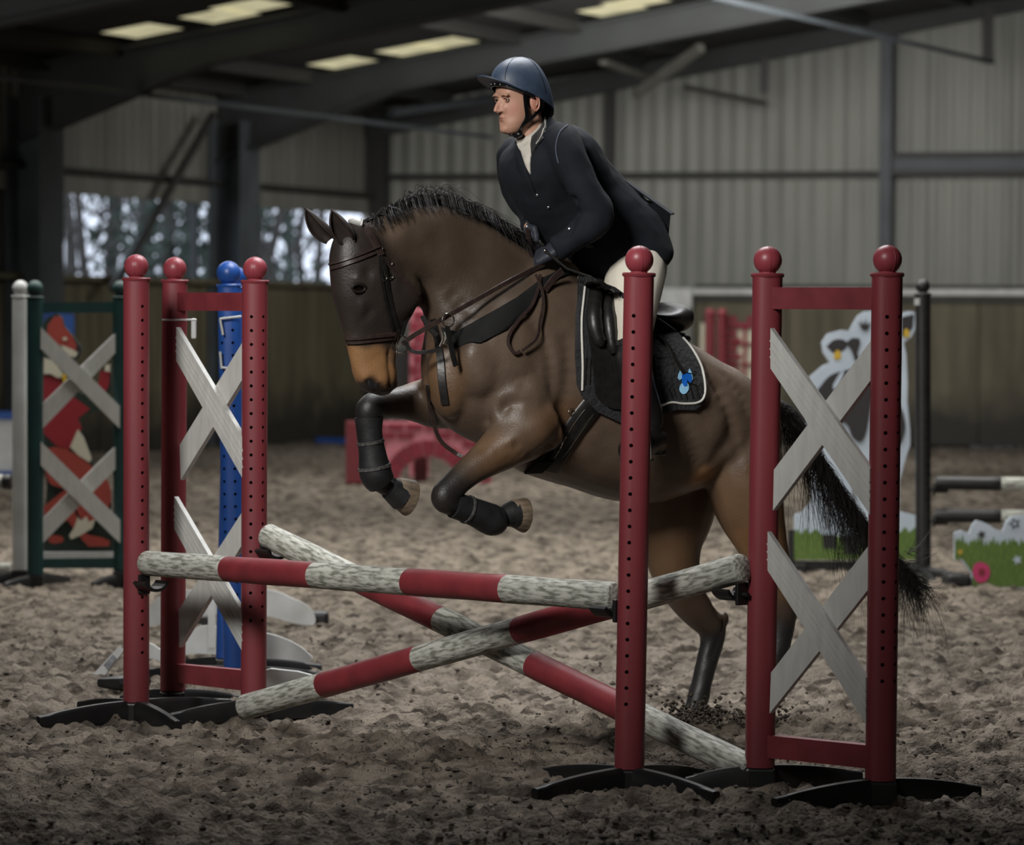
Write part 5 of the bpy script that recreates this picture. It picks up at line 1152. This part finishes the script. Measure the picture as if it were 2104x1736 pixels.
# ================================================================ the rider
M_skin = cmat('skin', .5, .4, .03, 200, vary=.08)
M_jacket = mat('navy_jacket_cloth', rgb(25, 29, 36), .85, rgb(17, 20, 25), 5, .12, spec=.25, bscale=400)
M_collar = mat('black_velvet_collar', rgb(14, 14, 16), .95, sheen=.3)
M_shirt = mat('white_shirt', rgb(196, 190, 180), .8, rgb(176, 170, 160), 30, .3)
M_breech = mat('cream_breeches', rgb(205, 198, 184), .8, rgb(190, 184, 170), 6, .1)
M_tallboot = mat('tall_leather_boot', rgb(22, 21, 21), .28, rgb(32, 30, 30), 20, .15, spec=.6)
M_glove = mat('dark_glove', rgb(34, 37, 46), .6, rgb(48, 52, 62), 30, .2)
M_helmet = mat('navy_helmet', rgb(56, 70, 90), .5, rgb(46, 58, 76), 30, .05, spec=.5)
M_hblack = mat('helmet_black', rgb(16, 16, 18), .3)
M_rhair = mat('dark_brown_hair', rgb(34, 24, 20), .5)
M_stud = mat('silver_button', rgb(190, 190, 195), .4, metal=1.0)
rider = thing('person', H(1300, 560, 0), 'rider in navy jacket, cream breeches and riding helmet leaning forward in the saddle', 'person')
# head frame
yaw = math.radians(34); HF = V((-math.cos(yaw), -math.sin(yaw), -.10)).normalized(); HR = V((HF.y, -HF.x, 0)).normalized(); HR = -HR if HR.dot(V((0, -1, 0))) < 0 else HR
HUp = HR.cross(HF); HUp = -HUp if HUp.z < 0 else HUp
HC = H(1067, 206, 0)
def hd(x, y, z): return HC + HR * x + HF * y + HUp * z       # x: her left side, y: forward, z: up
HM = Matrix((HR, HF, HUp)).transposed()
rb = MB()
prof = [(-.121, .066, .015, .020), (-.115, .079, -.002, .031), (-.100, .085, -.025, .044), (-.078, .086, -.05, .055), (-.055, .084, -.07, .061), (-.025, .083, -.088, .067), (.005, .081, -.098, .071), (.035, .088, -.103, .073), (.07, .08, -.10, .073), (.10, .055, -.08, .062), (.122, .02, -.04, .035)]
rb.rings([(hd(0, (q[1] + q[2]) / 2, q[0]), HM @ V((0, (q[1] - q[2]) / 2, 0)), HM @ V((q[3], 0, 0))) for q in prof], 28, sq=2.25)
rb.ell(hd(0, .084, -.014), (.0155, .012, .026), HM)
rb.tube([hd(0, .082, .014), hd(0, .093, -.002), hd(0, .104, -.020), hd(0, .110, -.031), hd(0, .096, -.039)], [.007, .0072, .008, .0088, .008], 10)
for s_ in (1, -1):
    rb.ell(hd(s_ * .017, .077, -.026), (.014, .012, .020), HM)
    rb.ell(hd(s_ * .0105, .092, -.034), (.0065, .011, .0065), HM); rb.ell(hd(s_ * .028, .082, .022), (.024, .009, .008), HM)
rb.ell(hd(0, .0845, -.056), (.016, .008, .0048), HM); rb.ell(hd(0, .0835, -.0655), (.014, .008, .0052), HM)
rb.ell(hd(0, .078, -.100), (.022, .013, .016), HM)
# neck, trunk, arms, legs: one skin
def RJ(px, py, off): return H(px, py, off)
rb.tube([hd(0, -.035, -.03), hd(0, -.035, -.09), H(1092, 285, 0), H(1105, 320, 0)], [.05, .052, .055, .075], 16)
pairloft(rb, [(1120, 262, 1068, 318, .10, 0), (1160, 285, 1062, 355, .15, 0), (1215, 330, 1085, 410, .14, 0), (1262, 380, 1115, 450, .12, 0), (1305, 425, 1160, 510, .13, 0), (1338, 480, 1215, 560, .14, 0), (1345, 530, 1262, 585, .12, 0)], k=4, n=20)
ARM_N = [(1158, 302, .155, .050), (1180, 350, .20, .046), (1210, 405, .245, .042), (1228, 440, .255, .042), (1200, 470, .235, .038), (1165, 498, .19, .030), (1142, 512, .16, .025)]
ARM_O = [(1060, 318, -.16, .050), (1056, 360, -.20, .046), (1068, 405, -.22, .042), (1090, 432, -.20, .040), (1095, 450, -.13, .034), (1092, 464, -.07, .028), (1089, 470, -.05, .025)]
limb(rb, ARM_N); limb(rb, ARM_O)
def leg_pts(s): return [(1315, 540, .10 * s, .095), (1299, 600, .19 * s, .098), (1300, 655, .27 * s, .074), (1296, 705, .30 * s, .058), (1302, 750, .335 * s, .054), (1312, 800, .35 * s, .052), (1330, 850, .355 * s, .046), (1338, 885, .36 * s, .034)]
for s_ in (1, -1): limb(rb, leg_pts(s_))
# feet
def foot_axis(s): a = H(1346, 905, .365 * s); d = (HU * .9 + HL * s * .42 + V((0, 0, -.08))).normalized(); return a, d
for s_ in (1, -1):
    a, d = foot_axis(s_); rb.tube([a - d * .02 + V((0, 0, .01)), a + d * .04, a + d * .12 + V((0, 0, -.01)), a + d * .19 + V((0, 0, -.018)), a + d * .215 + V((0, 0, -.02))], [.028, .036, .036, .030, .018], 14)
# hands
def hand(mb, wr, fwd, back, thumb_side, grow=0.0, curl=1.0):
    """fist closed on the rein: wrist, direction to the knuckles, back-of-hand normal, thumb side."""
    f = V(fwd).normalized(); b = V(back); b = (b - f * b.dot(f)).normalized(); t = f.cross(b); t = t if t.dot(V(thumb_side)) > 0 else -t; w = V(wr); g = grow
    mb.rings([(w + f * q, t * (a + g), b * (c + g)) for q, a, c in ((-.03, .025, .021), (0, .027, .020), (.03, .036, .019), (.065, .041, .017), (.085, .039, .015), (.092, .032, .010))], 14, sq=2.6)
    for k, (lt, r, s_) in enumerate(((.030, .0088, 1.0), (.010, .0092, 1.08), (-.010, .0088, 1.0), (-.029, .0078, .84))):
        o = w + f * .083 + t * lt; p = [w + f * .05 + t * lt]; ang = .15
        p.append(o); q = o
        for seg, tn in ((.040 * s_, .40 * curl), (.026 * s_, 1.40 * curl), (.020 * s_, 1.1 * curl)):
            ang += tn; q = q + (f * math.cos(ang) - b * math.sin(ang)) * seg; p.append(q)
        mb.tube(p, [r + g, r + .001 + g, r + g, r * .92 + g, r * .78 + g], 10)
    o = w + f * .022 + t * .028; p = [o, o + t * .020 + f * .018 - b * .006, o + t * .020 + f * .045 - b * .022, o + t * .006 + f * .062 - b * .034]
    mb.tube(p, [.013 + g, .012 + g, .0105 + g, .0085 + g], 10)
WN_, WO_ = H(1146, 512, .160), H(1090, 468, -.055)
fN = (H(1108, 528, .10) - WN_).normalized(); bN = (HL * .75 + V((0, 0, .65)) - HU * .1); fO = (H(1078, 500, -.02) - WO_).normalized(); bO = (HL * -.2 + HU * .2 + V((0, 0, .2)) + HU)
hand(rb, WN_, fN, bN, V((0, 0, 1)) + HU * .2, -.0035); hand(rb, WO_, fO, bO, HL, -.0035)
co2, fs2 = remesh(rb, .0040, 7, .5); vn2 = normals_of(co2, fs2)
def hdent(x, y, z, r, amt, ax=(1, 1, 1)):
    d = (co2 - np.array(hd(x, y, z))) @ np.array(HM) / np.array(ax); w = np.exp(-(d ** 2).sum(1) / (2 * r * r)); co2[:] = co2 + np.array(HF) * (w * amt)[:, None]
for s_ in (1, -1):
    hdent(s_ * .028, .090, .004, .0085, -.008, (1.25, 1, 1)); hdent(s_ * .0055, .108, -.040, .0035, -.005)
hdent(0, .10, .010, .007, -.004); hdent(0, .097, -.061, .0032, -.006, (4.5, 1, .7)); hdent(0, .09, -.080, .007, -.005, (2, 1, 1))
for s_ in (1, -1): hdent(s_ * .047, .07, -.06, .014, -.004)
L2 = (co2 - np.array(HC)) @ np.array(HM)
skin = np.tile(np.array([.42, .235, .165]), (len(co2), 1))
def tint(x, y, z, r, c, k, ax=(1, 1, 1)):
    d = (L2 - np.array([x, y, z])) / np.array(ax); w = np.clip(np.exp(-(d ** 2).sum(1) / (2 * r * r)) * k, 0, 1)[:, None]; skin[:] = skin * (1 - w) + np.array(c) * w
tint(0, .097, -.0555, .0055, (.34, .13, .10), .7, (3.0, 1.5, 1)); tint(0, .094, -.0665, .0055, (.35, .14, .11), .7, (2.6, 1.5, 1)); tint(0, .092, -.061, .0020, (.10, .03, .03), .9, (8, 5, 1))
for s_ in (1, -1): tint(s_ * .045, .06, -.03, .02, (.46, .19, .14), .5); tint(s_ * .0065, .107, -.041, .0035, (.10, .04, .03), .9)
tint(0, .105, -.024, .01, (.46, .20, .15), .4)
solid('body', co2, fs2, M_skin, rider, skin)
FB = bvh_of(co2, fs2)
def skinp(x, z, lift=.001):
    loc, nn, _, _ = FB.ray_cast(hd(x, .25, z), -HF); return (loc if loc is not None else hd(x, .085, z)) + HF * lift
for s_ in (1, -1):
    m = MB(); e = skinp(s_ * .029, .004, -.0085); m.ell(e, (.0118, .0118, .0118), HM, 0, 18, 14); g = (HF + HR * (-.15)).normalized()
    m.ell(e + g * .0095, (.0056, .0036, .0056), HM, 1, 12, 8); m.ell(e + g * .0118, (.0028, .002, .0028), HM, 2, 10, 6)
    m.build('eye', [mat('eye_white', rgb(112, 98, 88), .4), mat('iris', rgb(60, 46, 34), .15), M_eye], rider, smooth=True)
    m = MB(); P = [e + HM @ V((.0135 * math.cos(a), .0135 * abs(math.sin(a)) * .35 + .0115, .0085 * math.sin(a) + .001)) for a in np.linspace(.1, 3.04, 12)]; m.tube(P, [.0010] + [.0024] * 10 + [.0010], 6)
    P = [e + HM @ V((.0130 * math.cos(a), .0105 + .003 * math.sin(a), -.0065 * math.sin(a))) for a in np.linspace(.1, 3.04, 12)]; m.tube(P, .0014, 6); m.build('eyelid', mat('eyelid_skin', (.34, .18, .125, 1), .6), rider, smooth=True)
    m = MB(); P = [skinp(s_ * x, z, .0004) for x, z in crom([(.013, .0170), (.022, .0205), (.034, .0210), (.045, .0165)], 4)]; m.tube(P, [.0008] + [.0015] * 4 + [.0017] * 4 + [.0012] * 3 + [.0006], 6); m.build('eyebrow', mat('eyebrow_hair', rgb(78, 54, 42), .7), rider, smooth=True)
    # ear
    m = MB(); ec = hd(s_ * .076, -.012, -.012); EM = Matrix(((HF * .97 + HR * -.2 * s_).normalized(), HR * s_, HUp)).transposed(); m.ell(ec, (.016, .007, .030), EM)
    P = [ec + EM @ V((.017 * math.cos(a) * (1 if a < 4 else .8), .007, .031 * math.sin(a))) for a in np.linspace(.6, 5.0, 18)]; m.tube(P, [.0035] * 17 + [.005], 8)
    P = [ec + EM @ V((.009 * math.cos(a), .008, .018 * math.sin(a) + .004)) for a in np.linspace(1.2, 4.6, 10)]; m.tube(P, .0025, 6)
    m.build('ear', [mat('ear_skin', (.44, .20, .14, 1), .5)], rider, smooth=True)
# hair under the helmet and the low bun
m = MB(); m.rings([(hd(0, -.02, q[0]), HM @ V((0, q[1], 0)), HM @ V((q[2], 0, 0))) for q in ((-.055, .06, .05), (-.03, .082, .069), (0, .088, .0765), (.03, .092, .079), (.06, .090, .079), (.08, .06, .06))], 28)
m2 = MB(); m2.v = [v for v in m.v]; m2.f = m.f; m2.m = m.m
co3, fs3 = np.array([tuple(v) for v in m.v]), m.f; LL = (co3 - np.array(HC)) @ np.array(HM)
LL[:, 1] = np.where((LL[:, 2] < .066) & (LL[:, 1] > .022), .022 - (LL[:, 1] - .022) * .1, LL[:, 1]); co3 = np.array(HC) + LL @ np.array(HM).T
solid('hair', co3, fs3, M_rhair, rider)
m = MB(); m.ell(hd(0, -.112, -.052), (.036, .030, .026), HM)
for i in range(40):
    a = random.random() * 6.28; z = random.uniform(-.9, .9); P = [hd(.036 * math.cos(a + q) * math.cos(z), -.112 + .031 * math.sin(a + q) * math.cos(z), -.052 + .027 * math.sin(z)) for q in (0, .4, .8, 1.2)]; m.tube(P, .002, 4)
m.build('hair_bun', M_rhair, rider, smooth=True)
# helmet
hm = thing('riding_helmet', hd(0, 0, .08), 'navy riding helmet with peak and chin strap on the rider', 'helmet')
hm.parent = rider; hm.location = hd(0, 0, .08) - rider.location
for k in ('label', 'category'): del hm[k]
def dome(mb, sc_=1.0, th=.004):
    n = 40; N = 14; vs = []
    for lay in (0, 1):
        for i in range(N + 1):
            for k in range(n):
                t = 2 * math.pi * k / n; x = math.sin(t); y = math.cos(t)
                zb = .070 - .061 * (1 - y)
                ph = i / N * math.pi / 2; cz = .030; top = .158
                r = (1 if lay == 0 else .95) * sc_
                X_ = .094 * math.cos(ph) ** .9 * x; Y_ = -.014 + (.122 if y > 0 else .122) * math.cos(ph) ** .9 * y; Z_ = zb + (top - zb) * math.sin(ph) ** 1.0
                vs.append(hd(X_ * r, -.014 + (Y_ + .014) * r, zb + (Z_ - zb) * r))
    fs_ = []; B = (N + 1) * n
    for lay in (0, 1):
        for i in range(N):
            for k in range(n):
                a = lay * B + i * n + k; b = lay * B + i * n + (k + 1) % n; fs_.append((a, b, b + n, a + n) if lay == 0 else (a + n, b + n, b, a))
    for k in range(n): fs_.append((k, B + k, B + (k + 1) % n, (k + 1) % n))
    mb.add(vs, fs_)
m = MB(); dome(m); m.build('shell', M_helmet, hm, smooth=True, sharp=70)
def domept(t, ph, r=1.0):
    x = math.sin(t); y = math.cos(t); zb = .070 - .061 * (1 - y)
    return hd(.094 * math.cos(ph) ** .9 * x * r, -.014 + .122 * math.cos(ph) ** .9 * y * r, zb + (.158 - zb) * math.sin(ph) * r)
for t_ in (.55, -.55, 2.0, -2.0):
    m = MB(); m.tube([domept(t_, p, 1.001) for p in np.linspace(.18, 1.5, 14)], .0010, 5); m.build('panel_seam', M_hblack, hm, smooth=True)
# peak
m = MB(); vs = []; n = 19
for lay in (0, 1):
    for j in range(5):
        for k in range(n):
            t = math.radians(-72 + 144 * k / (n - 1)); q = j / 4; ext = .058 * math.cos(t * 1.15) ** .8 if abs(t * 1.15) < 1.57 else 0
            x = math.sin(t) * (.095 + .004 * q); y = -.014 + math.cos(t) * .122 + ext * q; z = .075 - .061 * (1 - math.cos(t)) + .036 * q * math.cos(t) - .008 * q * q + (0 if lay == 0 else -.006)
            vs.append(hd(x, y, z))
fs_ = []; B = 5 * n
for j in range(4):
    for k in range(n - 1):
        a = j * n + k; fs_ += [(a, a + 1, a + 1 + n, a + n), (B + a + n, B + a + n + 1, B + a + 1, B + a)]
for k in range(n - 1): fs_ += [(4 * n + k, 4 * n + k + 1, B + 4 * n + k + 1, B + 4 * n + k), (k, B + k, B + k + 1, k + 1)]
for j in range(4): fs_ += [(j * n, (j + 1) * n, B + (j + 1) * n, B + j * n), (j * n + n - 1, B + j * n + n - 1, B + (j + 1) * n + n - 1, (j + 1) * n + n - 1)]
m.add(vs, fs_); m.build('peak', M_helmet, hm, smooth=True, sharp=60)
m = MB(); vs = []
for k in range(25):
    t = math.radians(-85 + 170 * k / 24); zb = .072 - .061 * (1 - math.cos(t)); 
    for (dr_, dz) in ((-.002, -.015), (.004, -.013), (.004, 0), (-.002, .002)): vs.append(hd(math.sin(t) * (.091 + dr_), -.014 + math.cos(t) * (.118 + dr_), zb + dz))
m.add(vs, [(i * 4 + k, i * 4 + (k + 1) % 4, (i + 1) * 4 + (k + 1) % 4, (i + 1) * 4 + k) for i in range(24) for k in range(4)] + [(0, 1, 2, 3), (99, 98, 97, 96)])
hbnd = m.build('headband', M_hblack, hm, smooth=True, sharp=50)
for t in (-.15, .10, .36, .62): 
    q = hd(math.sin(t) * .096, -.014 + math.cos(t) * .1235, .066 - .061 * (1 - math.cos(t))); m = MB(); m.ell(q, (.0035, .0035, .0035)); m.build('stud', M_stud, hbnd, smooth=True)
# chin straps
RBV = bvh_of(co2, fs2)
m = MB()
for s_ in (1, -1):
    P = [hd(s_ * .079, .028, .02), hd(s_ * .077, .026, -.02), hd(s_ * .070, .020, -.060), hd(s_ * .057, .030, -.088), hd(s_ * .028, .034, -.118), hd(0, .034, -.126)]
    P = [V(q) for q in crom([tuple(p) for p in P], 4)]; Nn = [(HR * s_ * (1 - i / len(P) * .8) - HUp * (i / len(P))).normalized() for i in range(len(P))]; ribbon(m, P, Nn, .016, .004)
    P = [hd(s_ * .078, -.05, -.01), hd(s_ * .076, -.03, -.045), hd(s_ * .070, .0, -.068), hd(s_ * .057, .030, -.088)]; ribbon(m, P, [HR * s_] * 4, .013, .004)
m.ell(hd(0.022, .034, -.124), (.026, .018, .014), HM)
m.build('chin_strap', M_hblack, hm, smooth=True, sharp=50)
# jacket
jb = MB()
pairloft(jb, [(1122, 232, 1090, 272, .058, 0), (1136, 246, 1066, 302, .105, 0), (1165, 258, 1050, 332, .165, 0), (1198, 280, 1052, 372, .185, 0), (1232, 318, 1066, 408, .175, 0), (1268, 362, 1088, 445, .160, 0), (1305, 400, 1122, 490, .165, 0), (1332, 430, 1165, 545, .185, 0), (1345, 470, 1205, 572, .20, 0), (1350, 505, 1250, 578, .20, 0), (1345, 535, 1285, 572, .15, 0)], k=5, n=32, sq=2.2)
def sleeve(pts, g): return [(p[0], p[1], p[2], p[3] + g) for p in pts]
limb(jb, sleeve([(1150, 292, .12, .060)] + ARM_N, .022)); limb(jb, sleeve([(1075, 310, -.12, .055)] + ARM_O[:-1], .018))
co4, fs4 = remesh(jb, .0085, 5, .5); vn4 = normals_of(co4, fs4)
def jgroove(pts, off, r, amt):
    S = np.array([np.array(H(a[0], a[1], off)) for a in crom(pts, 4)]); d2 = np.min(((co4[:, None, :] - S[None]) ** 2).sum(2), 1); co4[:] = co4 + vn4 * (np.exp(-d2 / (2 * r * r)) * amt)[:, None]
for g in ([(1160, 268), (1148, 300), (1152, 340)], [(1215, 380), (1190, 400), (1175, 420)], [(1240, 400), (1215, 430), (1190, 440)], [(1245, 420), (1230, 455), (1205, 480)], [(1205, 450), (1180, 462), (1165, 480)], [(1110, 420), (1140, 430), (1175, 440)], [(1280, 400), (1250, 440), (1215, 520)], [(1320, 430), (1290, 480), (1260, 560)], [(1085, 360), (1100, 400), (1118, 440)]):
    jgroove(g, .24 if g[0][0] > 1140 else .18, .012, -.018)
w = np.array([noise.fractal(V(c) * 6, 1.0, 2.0, 3) for c in co4]); co4 += vn4 * (w * .010)[:, None]
jk = solid('jacket', co4, fs4, M_jacket, rider); JB = bvh_of(co4, fs4)
# the coat tail flies out behind
m = MB()
for (off0, poly) in ((.10, [(1318, 420), (1345, 418), (1378, 440), (1374, 482), (1346, 522), (1325, 535), (1290, 540), (1270, 480)]), (-.10, [(1310, 405), (1345, 415), (1378, 438), (1368, 478), (1340, 510), (1290, 520)])):
    P = [H(x, y, off0 + (.03 if off0 > 0 else 0)) for x, y in poly]; m.slab(P, HL, .008)
P = [H(1285, 372, .10), H(1378, 439, .12), H(1378, 439, -.12), H(1285, 372, -.10)]; m.slab(P, V((.3, -.2, .9)), .006)
m.build('jacket_tail', M_jacket, jk)
def jp(name, poly, m_, lift=.002, th=.004, step=7, sp_=0, par=None):
    m = MB(); patch(m, JB, poly, lift, th, step, .15, 0, None, sp_); return m.build(name, m_, par or jk, smooth=True, sharp=60)
jp('shirt_front', [(1062, 300), (1070, 292), (1084, 282), (1096, 262), (1102, 256), (1101, 272), (1096, 300), (1091, 358), (1082, 342), (1072, 312)], M_shirt, .003, .004, 6, 0, rider)
m = MB(); ca, cb_ = H(1106, 250, 0), H(1066, 290, 0); cc = (ca + cb_) / 2; nn_ = HL.cross((ca - cb_).normalized()).normalized(); nn_ = nn_ if nn_.z > 0 else -nn_
m.rings([(cc - nn_ * .030, (ca - cb_) * .60, HL * .068), (cc - nn_ * .004, (ca - cb_) * .53, HL * .061), (cc + nn_ * .006, (ca - cb_) * .51, HL * .059), (cc + nn_ * .006, (ca - cb_) * .47, HL * .054), (cc - nn_ * .03, (ca - cb_) * .46, HL * .053)], 30, caps=False); m.build('shirt_collar', M_shirt, rider, smooth=True, sharp=60)
m = MB(); m.tube([hit(JB, x, y, .003, .17)[0] for x, y in crom([(1166, 258), (1152, 270), (1144, 290), (1143, 312), (1148, 335)], 4)], .0016, 6); m.build('armhole_highlight_seam', mat('blue_grey_highlight', rgb(96, 104, 122), .7), jk, smooth=True)  # seam line along the armhole, the shoulder's highlight put into its pale colour
jp('collar', [(1106, 246), (1124, 240), (1124, 262), (1118, 285), (1106, 299), (1095, 325), (1092, 300), (1098, 270)], M_collar, .004, .006, 7)
m = MB(); P = [hit(JB, q[0], q[1], .011, .15)[0] for q in crom([(1123, 244), (1122, 262), (1117, 280), (1106, 298)], 5)]; m.tube(P, .0016, 6); m.build('collar_piping', M_pipe, jk, smooth=True)
jp('lapel', [(1062, 290), (1070, 312), (1082, 345), (1092, 372), (1100, 392), (1080, 372), (1066, 345), (1060, 315)], M_jacket, .003, .006, 7)
for (x, y) in ((1104, 401), (1127, 426), (1170, 470)):
    p, nn = hit(JB, x, y, .002, .15); m = MB(); m.ell(p, (.006, .006, .003), nn.to_track_quat('Z', 'Y').to_matrix()); m.build('button', M_stud, jk, smooth=True)
jp('pocket_flap', [(1205, 498), (1222, 506), (1240, 522), (1236, 532), (1214, 520), (1202, 510)], M_jacket, .003, .006, 7)
# breeches, boots
bb = MB()
for s_ in (1, -1): limb(bb, [(p[0], p[1], p[2], p[3] + .012) for p in leg_pts(s_)[:4]] + [(1297, 716, .305 * s_, .066)])
pairloft(bb, [(1335, 460, 1240, 540, .15, 0), (1345, 500, 1262, 582, .165, 0), (1347, 540, 1285, 600, .15, 0)], k=3, n=20)
c5, f5 = remesh(bb, .010, 5, .5); solid('breeches', c5, f5, M_breech, rider)
for s_ in (1, -1):
    m = MB(); a, d = foot_axis(s_)
    S = crom([(*H(p[0], p[1], p[2]), p[3] + .012) for p in [(1296, 708, .302 * s_, .062)] + leg_pts(s_)[4:]] + [(*(a + V((0, 0, .025))), .045)], 4); m.tube([V(q[:3]) for q in S], [q[3] for q in S], 18)
    m.tube([a - d * .036, a - d * .03, a + d * .04, a + d * .12 + V((0, 0, -.01)), a + d * .20 + V((0, 0, -.018)), a + d * .225 + V((0, 0, -.02))], [.022, .038, .046, .045, .038, .020], 16, sq=2.4)
    m.tube([a - d * .025 + V((0, 0, -.028)), a - d * .025 + V((0, 0, -.058))], .030, 14)
    c6, f6 = remesh(m, .0055, 3, .5); bo = solid('riding_boot', c6, f6, M_tallboot, rider)
    m = MB(); m.tube([H(1296, 704, .302 * s_), H(1297, 714, .306 * s_)], [.077, .078], 20); m.build('boot_cuff', M_tallboot, bo, smooth=True, sharp=40)
    # stirrup on its leather, part of the saddle
    c = a + d * .13 + V((0, 0, -.055)); x = d.cross(V((0, 0, 1))).normalized(); m = MB()
    m.tube([c + x * .06 * math.cos(t) + V((0, 0, .125 * max(0, math.sin(t)) ** .7)) for t in np.linspace(0, math.pi, 16)], .005, 8); m.bar(c - x * .062, c + x * .062, .04, .01); st_ = m.build('stirrup', M_metal, sd_, smooth=True, sharp=40)
    P = [c + V((0, 0, .125)), H(1310, 820, .30 * s_), H(1285, 700, .27 * s_), H(1270, 640, .19 * s_)]; m = MB(); ribbon(m, [V(q) for q in crom([tuple(p) for p in P], 5)], [HL * s_] * 16, .026, .005); m.build('stirrup_leather', M_leather, sd_, smooth=True)
# gloves
for (w_, f_, b_, th_, nm) in ((WN_, fN, bN, V((0, 0, 1)) + HU * .2, 'glove'), (WO_, fO, bO, HL, 'glove')):
    m = MB(); hand(m, w_, f_, b_, th_, .0016); c7, f7 = remesh(m, .0028, 2, .4); go = solid(nm, c7, f7, M_glove, rider)
    b2 = V(b_); b2 = (b2 - f_ * b2.dot(f_)).normalized(); m = MB(); m.tube([w_ - f_ * .024, w_ - f_ * .004], [.027, .027], 18); m.build('glove_cuff', M_glove, go, smooth=True, sharp=40)
    q = w_ + f_ * .012 + (HL * .7 + b2 * .6).normalized() * .030; m = MB(); m.ell(q, (.009, .009, .004), (HL).to_track_quat('Z', 'Y').to_matrix()); m.build('glove_stud', M_stud, go, smooth=True)
# whip held in the near hand
wp = thing('riding_whip', H(1150, 530, .18), 'short black riding whip with looped handle in the rider\'s near hand', 'whip')
m = MB(); P = [H(1120, 515, .15), H(1165, 552, .20), H(1212, 568, .24), H(1262, 600, .32)]; m.tube(P, [.006, .005, .004, .003], 8); m.build('shaft', M_leather, wp, smooth=True)
m = MB(); m.ell(H(1120, 515, .15), (.008, .008, .008)); m.build('knob', M_metal, wp, smooth=True)
